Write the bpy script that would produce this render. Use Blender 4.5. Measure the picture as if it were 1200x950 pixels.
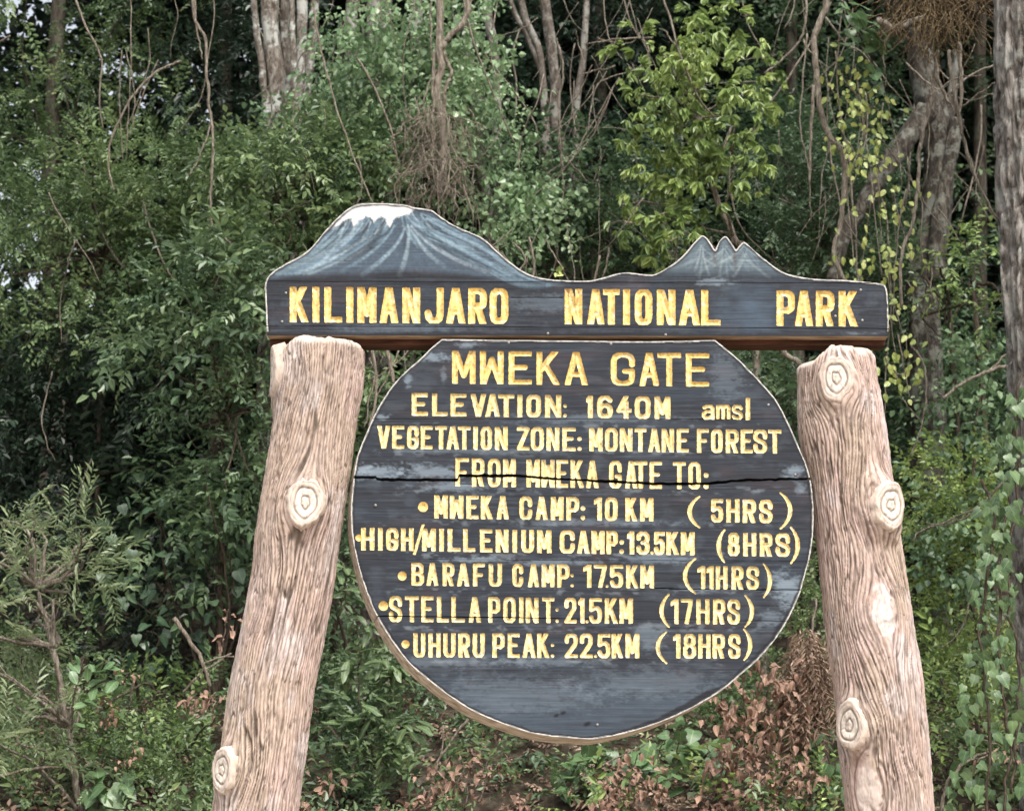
import bpy, math, random
import numpy as np
for o in list(bpy.data.objects): bpy.data.objects.remove(o)
scn = bpy.context.scene
COL = scn.collection
R = math.radians
# ------------------------------------------------------------------ camera, sky, sun, exposure
CAM = np.array([0.0, -7.5, 1.6]); PITCH = R(12.0); FPX = 2200.0
cam_d = bpy.data.cameras.new('camera'); cam = bpy.data.objects.new('camera', cam_d); COL.objects.link(cam)
cam.location = CAM; cam.rotation_euler = (R(90) + PITCH, 0, 0)
cam_d.lens = FPX / 1200 * 36; cam_d.sensor_width = 36; cam_d.clip_end = 2000; cam_d.clip_start = .05
cam_d.dof.use_dof = True; cam_d.dof.focus_distance = 7.75; cam_d.dof.aperture_fstop = 5.0
scn.camera = cam
scn.render.resolution_x = 1024; scn.render.resolution_y = 810
world = bpy.data.worlds.new('World'); scn.world = world; world.use_nodes = True
wn = world.node_tree; bg = wn.nodes['Background']
sky = wn.nodes.new('ShaderNodeTexSky'); sky.sky_type = 'NISHITA'; sky.sun_disc = False
SUN_EL, SUN_AZ = R(56), R(158)          # azimuth clockwise from +Y: behind the camera, to its right
sky.sun_elevation = SUN_EL; sky.sun_rotation = SUN_AZ; sky.air_density = 1.0; sky.dust_density = 6.0; sky.ozone_density = .4
hsv = wn.nodes.new('ShaderNodeHueSaturation'); hsv.inputs['Saturation'].default_value = .35; hsv.inputs['Value'].default_value = 1.35   # veiled, whitish sky
wn.links.new(sky.outputs[0], hsv.inputs['Color']); wn.links.new(hsv.outputs[0], bg.inputs[0]); bg.inputs[1].default_value = 0.15
sun_d = bpy.data.lights.new('sun', 'SUN'); sun_d.energy = 1.45; sun_d.angle = R(12); sun_d.color = (1, .95, .88)
sun = bpy.data.objects.new('sun', sun_d); COL.objects.link(sun); sun.location = (6, -12, 14)
from mathutils import Vector, Matrix, Quaternion
sd = Vector((math.sin(SUN_AZ) * math.cos(SUN_EL), math.cos(SUN_AZ) * math.cos(SUN_EL), math.sin(SUN_EL)))
sun.rotation_euler = sd.to_track_quat('Z', 'Y').to_euler()
scn.view_settings.view_transform = 'Standard'; scn.view_settings.look = 'None'; scn.view_settings.gamma = 1
scn.view_settings.exposure = 0.7
scn.render.engine = 'CYCLES'
scn.cycles.max_bounces = 6; scn.cycles.diffuse_bounces = 3; scn.cycles.transparent_max_bounces = 4

rng = np.random.default_rng(7); random.seed(7)
FW = np.array([0, math.cos(PITCH), math.sin(PITCH)]); UP = np.array([0, -math.sin(PITCH), math.cos(PITCH)])
def at(px, py, Y):
    """photo pixel (1200x950) -> point on the vertical plane at depth Y"""
    px, py, Y = np.broadcast_arrays(np.asarray(px, float), np.asarray(py, float), np.asarray(Y, float))
    u = (px - 600) / FPX; v = -(py - 475) / FPX
    d = np.stack([u, FW[1] + UP[1] * v, FW[2] + UP[2] * v], -1)
    t = (Y - CAM[1]) / d[..., 1]
    return CAM + d * t[..., None]
def ppm(Y): return FPX / (Y + 7.5)          # pixels per metre at depth Y (about)

# ------------------------------------------------------------------ noise
def _hash(ix, iy, iz, seed):
    h = (ix.astype(np.int64) * 374761393 + iy.astype(np.int64) * 668265263 + iz.astype(np.int64) * 2147483647 + seed * 1274126177) & 0xffffffff
    h = ((h ^ (h >> 13)) * 1274126177) & 0xffffffff
    h = (h ^ (h >> 16)) & 0xffffffff
    return h / 4294967295.0
def noise(x, y, z=0.0, seed=0):
    x, y, z = np.broadcast_arrays(np.asarray(x, float), np.asarray(y, float), np.asarray(z, float))
    ix, iy, iz = np.floor(x), np.floor(y), np.floor(z)
    fx, fy, fz = x - ix, y - iy, z - iz
    fx, fy, fz = [f * f * (3 - 2 * f) for f in (fx, fy, fz)]
    r = 0
    for a in (0, 1):
        for b in (0, 1):
            for c in (0, 1):
                w = (fx if a else 1 - fx) * (fy if b else 1 - fy) * (fz if c else 1 - fz)
                r = r + w * _hash(ix + a, iy + b, iz + c, seed)
    return r
def fbm(x, y, z=0.0, seed=0, n=4):
    r = 0; a = .5; s = 0
    for k in range(n):
        r = r + a * noise(np.asarray(x) * 2 ** k, np.asarray(y) * 2 ** k, np.asarray(z) * 2 ** k, seed + k * 17); s += a; a *= .5
    return r / s
def sstep(a, b, x):
    t = np.clip((x - a) / (b - a), 0, 1); return t * t * (3 - 2 * t)

# ------------------------------------------------------------------ object helpers
def tag(o, label=None, cat=None, group=None, kind=None):
    if label: o['label'] = label
    if cat: o['category'] = cat
    if group: o['group'] = group
    if kind: o['kind'] = kind
    return o
def empty(name, loc, label, cat, group=None):
    o = bpy.data.objects.new(name, None); COL.objects.link(o); o.location = tuple(loc); o.empty_display_size = .2
    return tag(o, label, cat, group)
def npmesh(name, V, tris=None, quads=None, mats=(), attrs=None, smooth=True, mat_idx=None):
    me = bpy.data.meshes.new(name); V = np.asarray(V, np.float32)
    nt = 0 if tris is None else len(tris); nq = 0 if quads is None else len(quads)
    me.vertices.add(len(V)); me.vertices.foreach_set('co', V.ravel())
    idx = []; tot = []
    if nt: idx.append(np.asarray(tris).ravel()); tot.append(np.full(nt, 3))
    if nq: idx.append(np.asarray(quads).ravel()); tot.append(np.full(nq, 4))
    idx = np.concatenate(idx).astype(np.int32); tot = np.concatenate(tot).astype(np.int32)
    st = np.concatenate([[0], np.cumsum(tot)[:-1]]).astype(np.int32)
    me.loops.add(len(idx)); me.loops.foreach_set('vertex_index', idx)
    me.polygons.add(len(tot)); me.polygons.foreach_set('loop_start', st)
    me.polygons.foreach_set('loop_total', tot)
    me.polygons.foreach_set('use_smooth', np.full(len(tot), smooth))
    if mat_idx is not None: me.polygons.foreach_set('material_index', np.asarray(mat_idx, np.int32))
    for m in mats: me.materials.append(m)
    for k, a in (attrs or {}).items():
        a = np.asarray(a, np.float32)
        if a.ndim == 1:
            at_ = me.attributes.new(k, 'FLOAT', 'POINT'); at_.data.foreach_set('value', a)
        else:
            at_ = me.attributes.new(k, 'FLOAT_COLOR', 'POINT')
            c = np.ones((len(a), 4), np.float32); c[:, :3] = a; at_.data.foreach_set('color', c.ravel())
    me.update(calc_edges=True); me.validate()
    return me
def link(name, me, parent=None, loc=(0, 0, 0)):
    o = bpy.data.objects.new(name, me); COL.objects.link(o); o.location = tuple(loc)
    if parent is not None: o.parent = parent
    return o

# ------------------------------------------------------------------ materials
def newmat(name, rough=.6, spec=.35):
    m = bpy.data.materials.new(name); m.use_nodes = True; nt = m.node_tree; b = nt.nodes['Principled BSDF']
    b.inputs['Roughness'].default_value = rough; b.inputs['Specular IOR Level'].default_value = spec
    return m, nt, b
def N(nt, t, **k):
    n = nt.nodes.new(t)
    for a, v in k.items(): setattr(n, a, v)
    return n
def ramp(nt, stops):
    r = N(nt, 'ShaderNodeValToRGB'); e = r.color_ramp.elements
    while len(e) < len(stops): e.new(.5)
    for i, (p, c) in enumerate(stops): e[i].position = p; e[i].color = (*c, 1)
    return r
def add_bump(nt, b, scale_xyz, nscale, strength, dist=.01, detail=6, coord='Object'):
    tc = N(nt, 'ShaderNodeTexCoord'); mp = N(nt, 'ShaderNodeMapping'); mp.inputs['Scale'].default_value = scale_xyz
    nz = N(nt, 'ShaderNodeTexNoise'); nz.inputs['Scale'].default_value = nscale; nz.inputs['Detail'].default_value = detail
    bp = N(nt, 'ShaderNodeBump'); bp.inputs['Strength'].default_value = strength; bp.inputs['Distance'].default_value = dist
    L = nt.links.new
    L(tc.outputs[coord], mp.inputs[0]); L(mp.outputs[0], nz.inputs[0]); L(nz.outputs[0], bp.inputs['Height']); L(bp.outputs[0], b.inputs['Normal'])
    return nz
def leaf_mat(name, dark, mid, light, rough=.38, trans=.3, obj_random=False):
    def soft(q): l_ = .25 * q[0] + .65 * q[1] + .1 * q[2]; return tuple(v_ * .95 + l_ * .05 for v_ in q)
    if name not in ('dead_leaf', 'dry_frond'): dark, mid, light = soft(dark), soft(mid), soft(light)
    m, nt, b = newmat(name, rough, .5); L = nt.links.new
    if obj_random:
        oi = N(nt, 'ShaderNodeObjectInfo'); src = oi.outputs['Random']
    else:
        a = N(nt, 'ShaderNodeAttribute'); a.attribute_name = 't'; src = a.outputs['Fac']
    r = ramp(nt, [(0, dark), (.5, mid), (1, light)]); L(src, r.inputs[0])
    col_out = r.outputs[0]
    if obj_random:      # midrib and side veins in the leaf's own coordinates, blotches of age
        tv = N(nt, 'ShaderNodeTexCoord'); sx = N(nt, 'ShaderNodeSeparateXYZ'); L(tv.outputs['Object'], sx.inputs[0])
        def mth(op, a, b=None):
            n = N(nt, 'ShaderNodeMath', operation=op)
            for i_, v_ in enumerate((a, b)):
                if v_ is None: continue
                if isinstance(v_, (int, float)): n.inputs[i_].default_value = v_
                else: L(v_, n.inputs[i_])
            return n.outputs[0]
        ay = mth('ABSOLUTE', sx.outputs['Y']); rib = mth('LESS_THAN', ay, .022)
        sv = mth('GREATER_THAN', mth('SINE', mth('MULTIPLY', mth('SUBTRACT', sx.outputs['X'], mth('MULTIPLY', ay, .8)), 42.0)), .86)
        vn = mth('MAXIMUM', mth('MULTIPLY', rib, .55), mth('MULTIPLY', sv, .28))
        nb = N(nt, 'ShaderNodeTexNoise'); nb.inputs['Scale'].default_value = 2.6; nb.inputs['Detail'].default_value = 5
        vadd = N(nt, 'ShaderNodeVectorMath', operation='ADD'); oi2 = N(nt, 'ShaderNodeObjectInfo'); L(tv.outputs['Object'], vadd.inputs[0]); L(oi2.outputs['Location'], vadd.inputs[1]); L(vadd.outputs[0], nb.inputs[0])
        r2 = ramp(nt, [(.3, tuple(q * .6 for q in dark)), (.62, light)]); L(nb.outputs[0], r2.inputs[0])
        m2 = N(nt, 'ShaderNodeMix', data_type='RGBA'); m2.inputs[0].default_value = .4; L(col_out, m2.inputs[6]); L(r2.outputs[0], m2.inputs[7])
        m3 = N(nt, 'ShaderNodeMix', data_type='RGBA'); L(vn, m3.inputs[0]); L(m2.outputs[2], m3.inputs[6]); m3.inputs[7].default_value = (*[min(1, q * 1.7) for q in light], 1)
        col_out = m3.outputs[2]
    tc = N(nt, 'ShaderNodeTexCoord'); nz = N(nt, 'ShaderNodeTexNoise'); nz.inputs['Scale'].default_value = 40; L(tc.outputs['Object'], nz.inputs[0])
    mx = N(nt, 'ShaderNodeMix', data_type='RGBA', blend_type='MULTIPLY'); mx.inputs[0].default_value = .5
    rr = ramp(nt, [(.3, (.55, .55, .55)), (.7, (1.3, 1.3, 1.2))]); L(nz.outputs[0], rr.inputs[0])
    L(col_out, mx.inputs[6]); L(rr.outputs[0], mx.inputs[7]); L(mx.outputs[2], b.inputs['Base Color'])
    tr = N(nt, 'ShaderNodeBsdfTranslucent'); L(mx.outputs[2], tr.inputs[0])
    ms = N(nt, 'ShaderNodeMixShader'); ms.inputs[0].default_value = trans
    L(b.outputs[0], ms.inputs[1]); L(tr.outputs[0], ms.inputs[2]); L(ms.outputs[0], nt.nodes['Material Output'].inputs[0])
    return m
def bark_mat(name, c1, c2, c3, nscale=9, stretch=(1, 1, .25), bump=.8, dist=.02, lichen=0.0, lcol=(.36, .38, .35)):
    m, nt, b = newmat(name, .88, .15); L = nt.links.new
    tc = N(nt, 'ShaderNodeTexCoord'); mp = N(nt, 'ShaderNodeMapping'); mp.inputs['Scale'].default_value = stretch; L(tc.outputs['Object'], mp.inputs[0])
    nz = N(nt, 'ShaderNodeTexNoise'); nz.inputs['Scale'].default_value = nscale * 2.2; nz.inputs['Detail'].default_value = 10; nz.inputs['Roughness'].default_value = .68; nz.inputs['Distortion'].default_value = .6; L(mp.outputs[0], nz.inputs[0])
    r = ramp(nt, [(.36, c1), (.5, c2), (.64, c3)]); L(nz.outputs[0], r.inputs[0])
    bp = N(nt, 'ShaderNodeBump'); bp.inputs['Strength'].default_value = bump; bp.inputs['Distance'].default_value = dist; L(nz.outputs[0], bp.inputs['Height']); L(bp.outputs[0], b.inputs['Normal'])
    out = r.outputs[0]
    if lichen:
        n2 = N(nt, 'ShaderNodeTexNoise'); n2.inputs['Scale'].default_value = 7; n2.inputs['Detail'].default_value = 9; n2.inputs['Roughness'].default_value = .72; L(tc.outputs['Object'], n2.inputs[0])
        r2 = ramp(nt, [(.5, (0, 0, 0)), (.58, (lichen, lichen, lichen))]); L(n2.outputs[0], r2.inputs[0])
        mx = N(nt, 'ShaderNodeMix', data_type='RGBA'); L(r2.outputs[0], mx.inputs[0]); L(out, mx.inputs[6]); mx.inputs[7].default_value = (*lcol, 1); out = mx.outputs[2]
    L(out, b.inputs['Base Color'])
    return m
M = {}
M['evergreen'] = leaf_mat('evergreen_leaf', (.03, .062, .032), (.08, .14, .068), (.18, .26, .12))
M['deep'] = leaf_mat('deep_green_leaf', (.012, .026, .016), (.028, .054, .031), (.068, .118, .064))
M['olive'] = leaf_mat('olive_leaf', (.045, .085, .035), (.12, .19, .075), (.26, .34, .14))
M['creeper'] = leaf_mat('creeper_leaf', (.07, .13, .065), (.18, .29, .14), (.34, .46, .25))
M['yellow'] = leaf_mat('yellow_green_leaf', (.09, .15, .045), (.24, .34, .095), (.46, .55, .19))
M['grey'] = leaf_mat('grey_green_leaf', (.13, .18, .09), (.26, .33, .17), (.42, .48, .29))
M['lance'] = leaf_mat('lance_leaf', (.045, .085, .035), (.09, .15, .06), (.15, .21, .1), obj_random=True)
M['vine_leaf'] = leaf_mat('vine_leaf', (.03, .07, .035), (.07, .14, .06), (.16, .25, .1), obj_random=True)
M['broad'] = leaf_mat('broad_leaf', (.05, .11, .045), (.1, .19, .08), (.17, .27, .12), obj_random=True)
M['shade_toned_leaf'] = leaf_mat('shade_toned_leaf', (.03, .07, .04), (.055, .11, .06), (.09, .15, .08), obj_random=True)  # darker than the broad leaf: the thicket's shade is put into the colour
M['gold'] = leaf_mat('gold_leaf', (.1, .18, .04), (.24, .34, .07), (.5, .53, .15), obj_random=True)
M['dead'] = leaf_mat('dead_leaf', (.06, .036, .025), (.17, .098, .068), (.36, .225, .165), rough=.75, trans=.15, obj_random=True)
M['straw'] = leaf_mat('dry_frond', (.12, .075, .055), (.24, .165, .12), (.4, .31, .23), rough=.8, trans=.1)
M['bark_dark'] = bark_mat('dark_bark', (.022, .018, .014), (.055, .046, .036), (.11, .095, .075), lichen=.4, lcol=(.13, .14, .1))
M['bark_pale'] = bark_mat('pale_lichen_bark', (.05, .036, .028), (.13, .11, .09), (.26, .245, .215), nscale=12, stretch=(1, 1, .5), lichen=.85, lcol=(.42, .43, .4))
M['bark_grey'] = bark_mat('grey_bark', (.035, .028, .023), (.1, .084, .07), (.2, .18, .155), nscale=16, stretch=(1, 1, .35), lichen=.6, lcol=(.3, .3, .27))
M['bark_twist'] = bark_mat('dark_twisted_bark', (.014, .011, .009), (.042, .036, .03), (.11, .1, .08), nscale=14, stretch=(1, 1, .35), lichen=.5, lcol=(.22, .23, .2))
M['bark_big'] = bark_mat('flaky_bark', (.04, .032, .027), (.19, .17, .15), (.38, .36, .33), nscale=12, stretch=(1, 1, .3), bump=1, dist=.03, lichen=.6, lcol=(.33, .34, .31))
M['liana'] = bark_mat('liana_bark', (.07, .058, .045), (.17, .145, .115), (.3, .27, .22), nscale=30)
M['twig'] = bark_mat('dry_twig', (.08, .063, .048), (.18, .15, .118), (.32, .28, .23), nscale=40)
M['twig_dark'] = bark_mat('brown_twig', (.03, .023, .017), (.07, .054, .04), (.13, .105, .08), nscale=40)
M['root'] = bark_mat('root_strand', (.03, .022, .013), (.1, .072, .04), (.27, .2, .11), nscale=40)

# ------------------------------------------------------------------ terrain
def ground_z(x, y):
    x = np.asarray(x, float); y = np.asarray(y, float)
    z = np.interp(y, [-400, .9, 1.5, 2.4, 4.5, 8, 12, 15, 40, 70, 400], [0, 0, .35, 1.25, 1.95, 3.0, 4.6, 8.2, 30, 34, 34])
    left = sstep(-3.4, -8.5, x)
    z = np.where(y > 11.5, z * (1 - left) + np.minimum(z, 5.2) * left, z)
    z = z + sstep(.6, 2.5, y) * ((fbm(x * .9, y * .9, 0, 3) - .5) * .5 + (fbm(x * 4, y * 4, 0, 5) - .5) * .12) * np.where(y < 20, 1, 1)
    return z + (fbm(x * 3, y * 3, 0, 9, 2) - .5) * .03
def build_ground():
    xs = np.unique(np.concatenate([np.linspace(-9, 9, 150), np.linspace(-60, 60, 50), np.linspace(-400, 400, 21)]))
    ys = np.unique(np.concatenate([np.linspace(-3, 16, 150), np.linspace(-20, 70, 50), np.linspace(-400, 400, 21)]))
    X, Y = np.meshgrid(xs, ys); Z = ground_z(X, Y)
    V = np.stack([X, Y, Z], -1).reshape(-1, 3); nx = len(xs); ny = len(ys)
    i = (np.arange(ny - 1)[:, None] * nx + np.arange(nx - 1)[None]).ravel()
    Q = np.stack([i, i + 1, i + nx + 1, i + nx], -1)
    m, nt, b = newmat('forest_soil', .95, .1); L = nt.links.new
    nz = add_bump(nt, b, (1, 1, 1), 14, .9, .05, 10)
    r = ramp(nt, [(.3, (.014, .011, .008)), (.5, (.035, .028, .02)), (.62, (.06, .05, .037)), (.75, (.1, .085, .065))])
    L(nz.outputs[0], r.inputs[0]); L(r.outputs[0], b.inputs['Base Color'])
    o = link('ground', npmesh('ground', V, quads=Q, mats=[m])); tag(o, kind='structure')
build_ground()
def build_bounce_gravel():      # unseen pale gravel sheet, added to bounce light up onto boards and leaves
    xs = np.linspace(-30, 30, 121); ys = np.linspace(-30, .75, 90); X, Y = np.meshgrid(xs, ys); Y = Y + (Y > .5) * (noise(X * 2, 0 * X, 0, 4) - .5) * .25
    Z = ground_z(X, Y) + .012 + .01 * fbm(X * 3, Y * 3, 0, 6); nx = len(xs); i = (np.arange(len(ys) - 1)[:, None] * nx + np.arange(nx - 1)[None]).ravel()
    m, nt, b = newmat('pale_bounce_gravel', .95, .15); nz = add_bump(nt, b, (1, 1, 1), 40, .6, .02, 10)
    r = ramp(nt, [(.3, (.22, .17, .13)), (.5, (.34, .28, .22)), (.7, (.46, .4, .33))]); nt.links.new(nz.outputs[0], r.inputs[0]); nt.links.new(r.outputs[0], b.inputs['Base Color'])
    o = link('bounce_gravel', npmesh('bounce_gravel', np.stack([X, Y, Z], -1).reshape(-1, 3), quads=np.stack([i, i + 1, i + nx + 1, i + nx], -1), mats=[m])); tag(o, kind='structure')
build_bounce_gravel()

# ------------------------------------------------------------------ marching of fields on the pixel grid
def march(F, X, Y):
    """triangulate {F<0}; returns interpolation recipe (ia, ib, t) and triangles"""
    ny, nx = F.shape; ins = F < 0; gid = np.arange(ny * nx).reshape(ny, nx)
    Ff = F.ravel(); ia = []; ib = []; tt = []; cnt = 0
    vid = np.full(ny * nx, -1); s = np.nonzero(ins.ravel())[0]; vid[s] = np.arange(len(s)); cnt = len(s)
    ia.append(s); ib.append(s); tt.append(np.zeros(len(s)))
    def edges(A, B):
        nonlocal cnt
        a = A.ravel(); b = B.ravel(); c = (Ff[a] < 0) != (Ff[b] < 0); e = np.full(len(a), -1)
        k = np.nonzero(c)[0]; e[k] = cnt + np.arange(len(k)); cnt += len(k)
        ia.append(a[k]); ib.append(b[k]); tt.append(Ff[a[k]] / (Ff[a[k]] - Ff[b[k]]))
        return e.reshape(A.shape)
    H = edges(gid[:, :-1], gid[:, 1:]); V = edges(gid[:-1], gid[1:]); D = edges(gid[:-1, :-1], gid[1:, 1:])
    T = []
    def tri(a, b, c, ab, bc, ca):
        a, b, c, ab, bc, ca = [q.ravel() for q in (a, b, c, ab, bc, ca)]
        A, B, C = Ff[a] < 0, Ff[b] < 0, Ff[c] < 0
        k = A & B & C; T.append(np.stack([vid[a[k]], vid[b[k]], vid[c[k]]], -1))
        for (p, q, r, pq, qr, rp, P, Q_, R_) in ((a, b, c, ab, bc, ca, A, B, C), (b, c, a, bc, ca, ab, B, C, A), (c, a, b, ca, ab, bc, C, A, B)):
            k = P & ~Q_ & ~R_; T.append(np.stack([vid[p[k]], pq[k], rp[k]], -1))
            k = P & Q_ & ~R_; T.append(np.stack([vid[p[k]], vid[q[k]], qr[k]], -1)); T.append(np.stack([vid[p[k]], qr[k], rp[k]], -1))
    g = gid
    tri(g[:-1, :-1], g[:-1, 1:], g[1:, 1:], H[:-1], V[:, 1:], D)
    tri(g[:-1, :-1], g[1:, 1:], g[1:, :-1], D, H[1:], V[:, :-1])
    return np.concatenate(ia), np.concatenate(ib), np.concatenate(tt), np.concatenate(T)
def lerp(A, rec):
    ia, ib, t = rec[:3]; A = A.reshape(-1, *A.shape[2:]); t = t.reshape(-1, *([1] * (A.ndim - 1)))
    return A[ia] * (1 - t) + A[ib] * t
def seg_dist(X, Y, P, Q_):
    dx, dy = Q_[0] - P[0], Q_[1] - P[1]; l = dx * dx + dy * dy + 1e-9
    t = np.clip(((X - P[0]) * dx + (Y - P[1]) * dy) / l, 0, 1)
    return np.hypot(X - P[0] - t * dx, Y - P[1] - t * dy)
def poly_sdf(X, Y, pts):
    d = np.full(X.shape, 1e9); inside = np.zeros(X.shape, bool)
    for i in range(len(pts)):
        P, Q_ = pts[i], pts[(i + 1) % len(pts)]
        d = np.minimum(d, seg_dist(X, Y, P, Q_))
        if P[1] != Q_[1]:
            c = ((P[1] > Y) != (Q_[1] > Y)) & (X < (Q_[0] - P[0]) * (Y - P[1]) / (Q_[1] - P[1]) + P[0]); inside ^= c
    return np.where(inside, -d, d)
def smooth_poly(pts, corners=(), n=5):
    """Catmull-Rom through pts (closed); indices in corners stay sharp"""
    out = []; m = len(pts); P = [np.array(p, float) for p in pts]
    for i in range(m):
        p0, p1, p2, p3 = P[i - 1], P[i], P[(i + 1) % m], P[(i + 2) % m]
        if i in corners: p0 = p1 * 2 - p2
        if (i + 1) % m in corners: p3 = p2 * 2 - p1
        if i in corners and (i + 1) % m in corners: out.append(tuple(p1)); continue
        for k in range(n):
            t = k / n
            out.append(tuple(.5 * ((2 * p1) + (-p0 + p2) * t + (2 * p0 - 5 * p1 + 4 * p2 - p3) * t * t + (-p0 + 3 * p1 - 3 * p2 + p3) * t ** 3)))
    return out

# ------------------------------------------------------------------ lettering: stroke glyphs
STEM0 = [(0, -.4), (0, 1.4)]; STEM1 = [(1, -.4), (1, 1.4)]
OO = [(0, .2), (.08, .07), (.3, 0), (.7, 0), (.92, .07), (1, .2), (1, .8), (.92, .93), (.7, 1), (.3, 1), (.08, .93), (0, .8), (0, .2)]
GL = {
 'A': [[(.5, -.12), (-.06, 1.25)], [(.5, -.12), (1.06, 1.25)], [(.2, .7), (.8, .7)]],
 'B': [STEM0, [(0, 0), (.65, 0), (.95, .1), (.95, .36), (.65, .47), (0, .47)], [(.65, .47), (1, .6), (1, .88), (.7, 1), (0, 1)]],
 'C': [[(1, .33), (1, .2), (.92, .07), (.7, 0), (.3, 0), (.08, .07), (0, .2), (0, .8), (.08, .93), (.3, 1), (.7, 1), (.92, .93), (1, .8), (1, .67)]],
 'E': [STEM0, [(0, 0), (1.6, 0)], [(0, 1), (1.6, 1)], [(0, .48), (.8, .48)]],
 'F': [STEM0, [(0, 0), (1.6, 0)], [(0, .5), (.8, .5)]],
 'G': [[(1, .33), (1, .2), (.92, .07), (.7, 0), (.3, 0), (.08, .07), (0, .2), (0, .8), (.08, .93), (.3, 1), (.7, 1), (.92, .93), (1, .8), (1, .58), (.6, .58)]],
 'H': [STEM0, STEM1, [(0, .48), (1, .48)]],
 'I': [[(.5, -.4), (.5, 1.4)]],
 'J': [[(1, -.4), (1, .8), (.92, .93), (.7, 1), (.3, 1), (.08, .9), (0, .75)]],
 'K': [STEM0, [(1.12, -.3), (0, .62)], [(.32, .38), (1.12, 1.25)]],
 'L': [STEM0, [(0, 1), (1.6, 1)]],
 'M': [STEM0, STEM1, [(0, -.12), (.5, .78), (1, -.12)]],
 'N': [STEM0, STEM1, [(0, -.1), (1, 1.1)]],
 'O': [OO], '0': [OO],
 'P': [STEM0, [(0, 0), (.7, 0), (.95, .08), (1, .2), (1, .38), (.95, .5), (.7, .57), (0, .57)]],
 'R': [STEM0, [(0, 0), (.7, 0), (.95, .08), (1, .18), (1, .34), (.95, .46), (.7, .53), (0, .53)], [(.5, .5), (1.1, 1.3)]],
 'S': [[(1, .3), (1, .17), (.9, .06), (.7, 0), (.3, 0), (.1, .06), (0, .17), (0, .32), (.15, .42), (.85, .57), (1, .68), (1, .83), (.9, .94), (.7, 1), (.3, 1), (.1, .94), (0, .83), (0, .7)]],
 'T': [[(-.6, 0), (1.6, 0)], [(.5, 0), (.5, 1.4)]],
 'U': [[(0, -.4), (0, .8), (.08, .93), (.3, 1), (.7, 1), (.92, .93), (1, .8), (1, -.4)]],
 'V': [[(-.06, -.25), (.5, 1.12), (1.06, -.25)]],
 'W': [STEM0, STEM1, [(0, 1.12), (.5, .22), (1, 1.12)]],
 'Z': [[(-.6, 0), (1, 0), (0, 1), (1.6, 1)]],
 '1': [[(1, -.4), (1, 1.4)], [(1, 0), (-.5, .16)]],
 '2': [[(0, .3), (0, .17), (.1, .05), (.3, 0), (.7, 0), (.9, .05), (1, .17), (1, .34), (.9, .46), (0, 1), (1.6, 1)]],
 '3': [[(0, .26), (.05, .1), (.3, 0), (.7, 0), (.95, .1), (1, .24), (.95, .38), (.7, .47), (.45, .48)], [(.7, .47), (.95, .58), (1, .75), (.95, .9), (.7, 1), (.3, 1), (.05, .9), (0, .74)]],
 '4': [[(.72, -.1), (-.02, .68), (1.6, .68)], [(.7, .25), (.7, 1.4)]],
 '5': [[(1.6, 0), (.04, 0), (0, .46), (.3, .38), (.7, .38), (.93, .47), (1, .6), (1, .82), (.9, .94), (.7, 1), (.3, 1), (.1, .94), (0, .8)]],
 '6': [[(.95, .14), (.7, 0), (.35, 0), (.08, .1), (0, .3), (0, .8), (.1, .94), (.3, 1), (.7, 1), (.9, .94), (1, .8), (1, .64), (.9, .5), (.7, .43), (.3, .43), (.05, .55)]],
 '7': [[(-.6, 0), (.95, 0), (.3, 1.4)]],
 '8': [[(.3, 0), (.7, 0), (.92, .1), (.92, .36), (.7, .46), (.3, .46), (.08, .36), (.08, .1), (.3, 0)], [(.3, .46), (.7, .46), (1, .6), (1, .87), (.75, 1), (.25, 1), (0, .87), (0, .6), (.3, .46)]],
 'a': [[(.05, .12), (.4, 0), (.8, .02), (1, .2), (1, 1.4)], [(1, .45), (.3, .45), (0, .62), (0, .85), (.2, 1), (.6, 1), (1, .8)]],
 'm': [STEM0, [(0, .15), (.2, 0), (.4, 0), (.5, .15), (.5, 1.4)], [(.5, .15), (.7, 0), (.9, 0), (1, .15), (1, 1.4)]],
 's': [[(1, .15), (.8, 0), (.2, 0), (0, .15), (0, .32), (.2, .45), (.8, .55), (1, .7), (1, .85), (.8, 1), (.2, 1), (0, .85)]],
 'l': [[(.5, -.4), (.5, 1.4)]],
 '/': [[(1, 0), (0, 1)]],
}
HDR = [('K',339.5,362),('I',366,374.5),('L',380,401),('I',405.5,414.5),('M',418.7,441.3),('A',444.7,467),('N',471.5,492.5),('J',497.5,520),('A',522.5,545.8),('R',548.7,570.8),('O',573.8,595.8),
       ('N',661.7,682.5),('A',688,708.7),('T',706.7,726.3),('I',729.7,738.8),('O',743.8,764.7),('N',769.7,791.7),('A',795.3,820.8),('L',821.7,844.7),
       ('P',910,931.7),('A',931.3,953),('R',956,978),('K',982.8,1005.8)]
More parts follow.
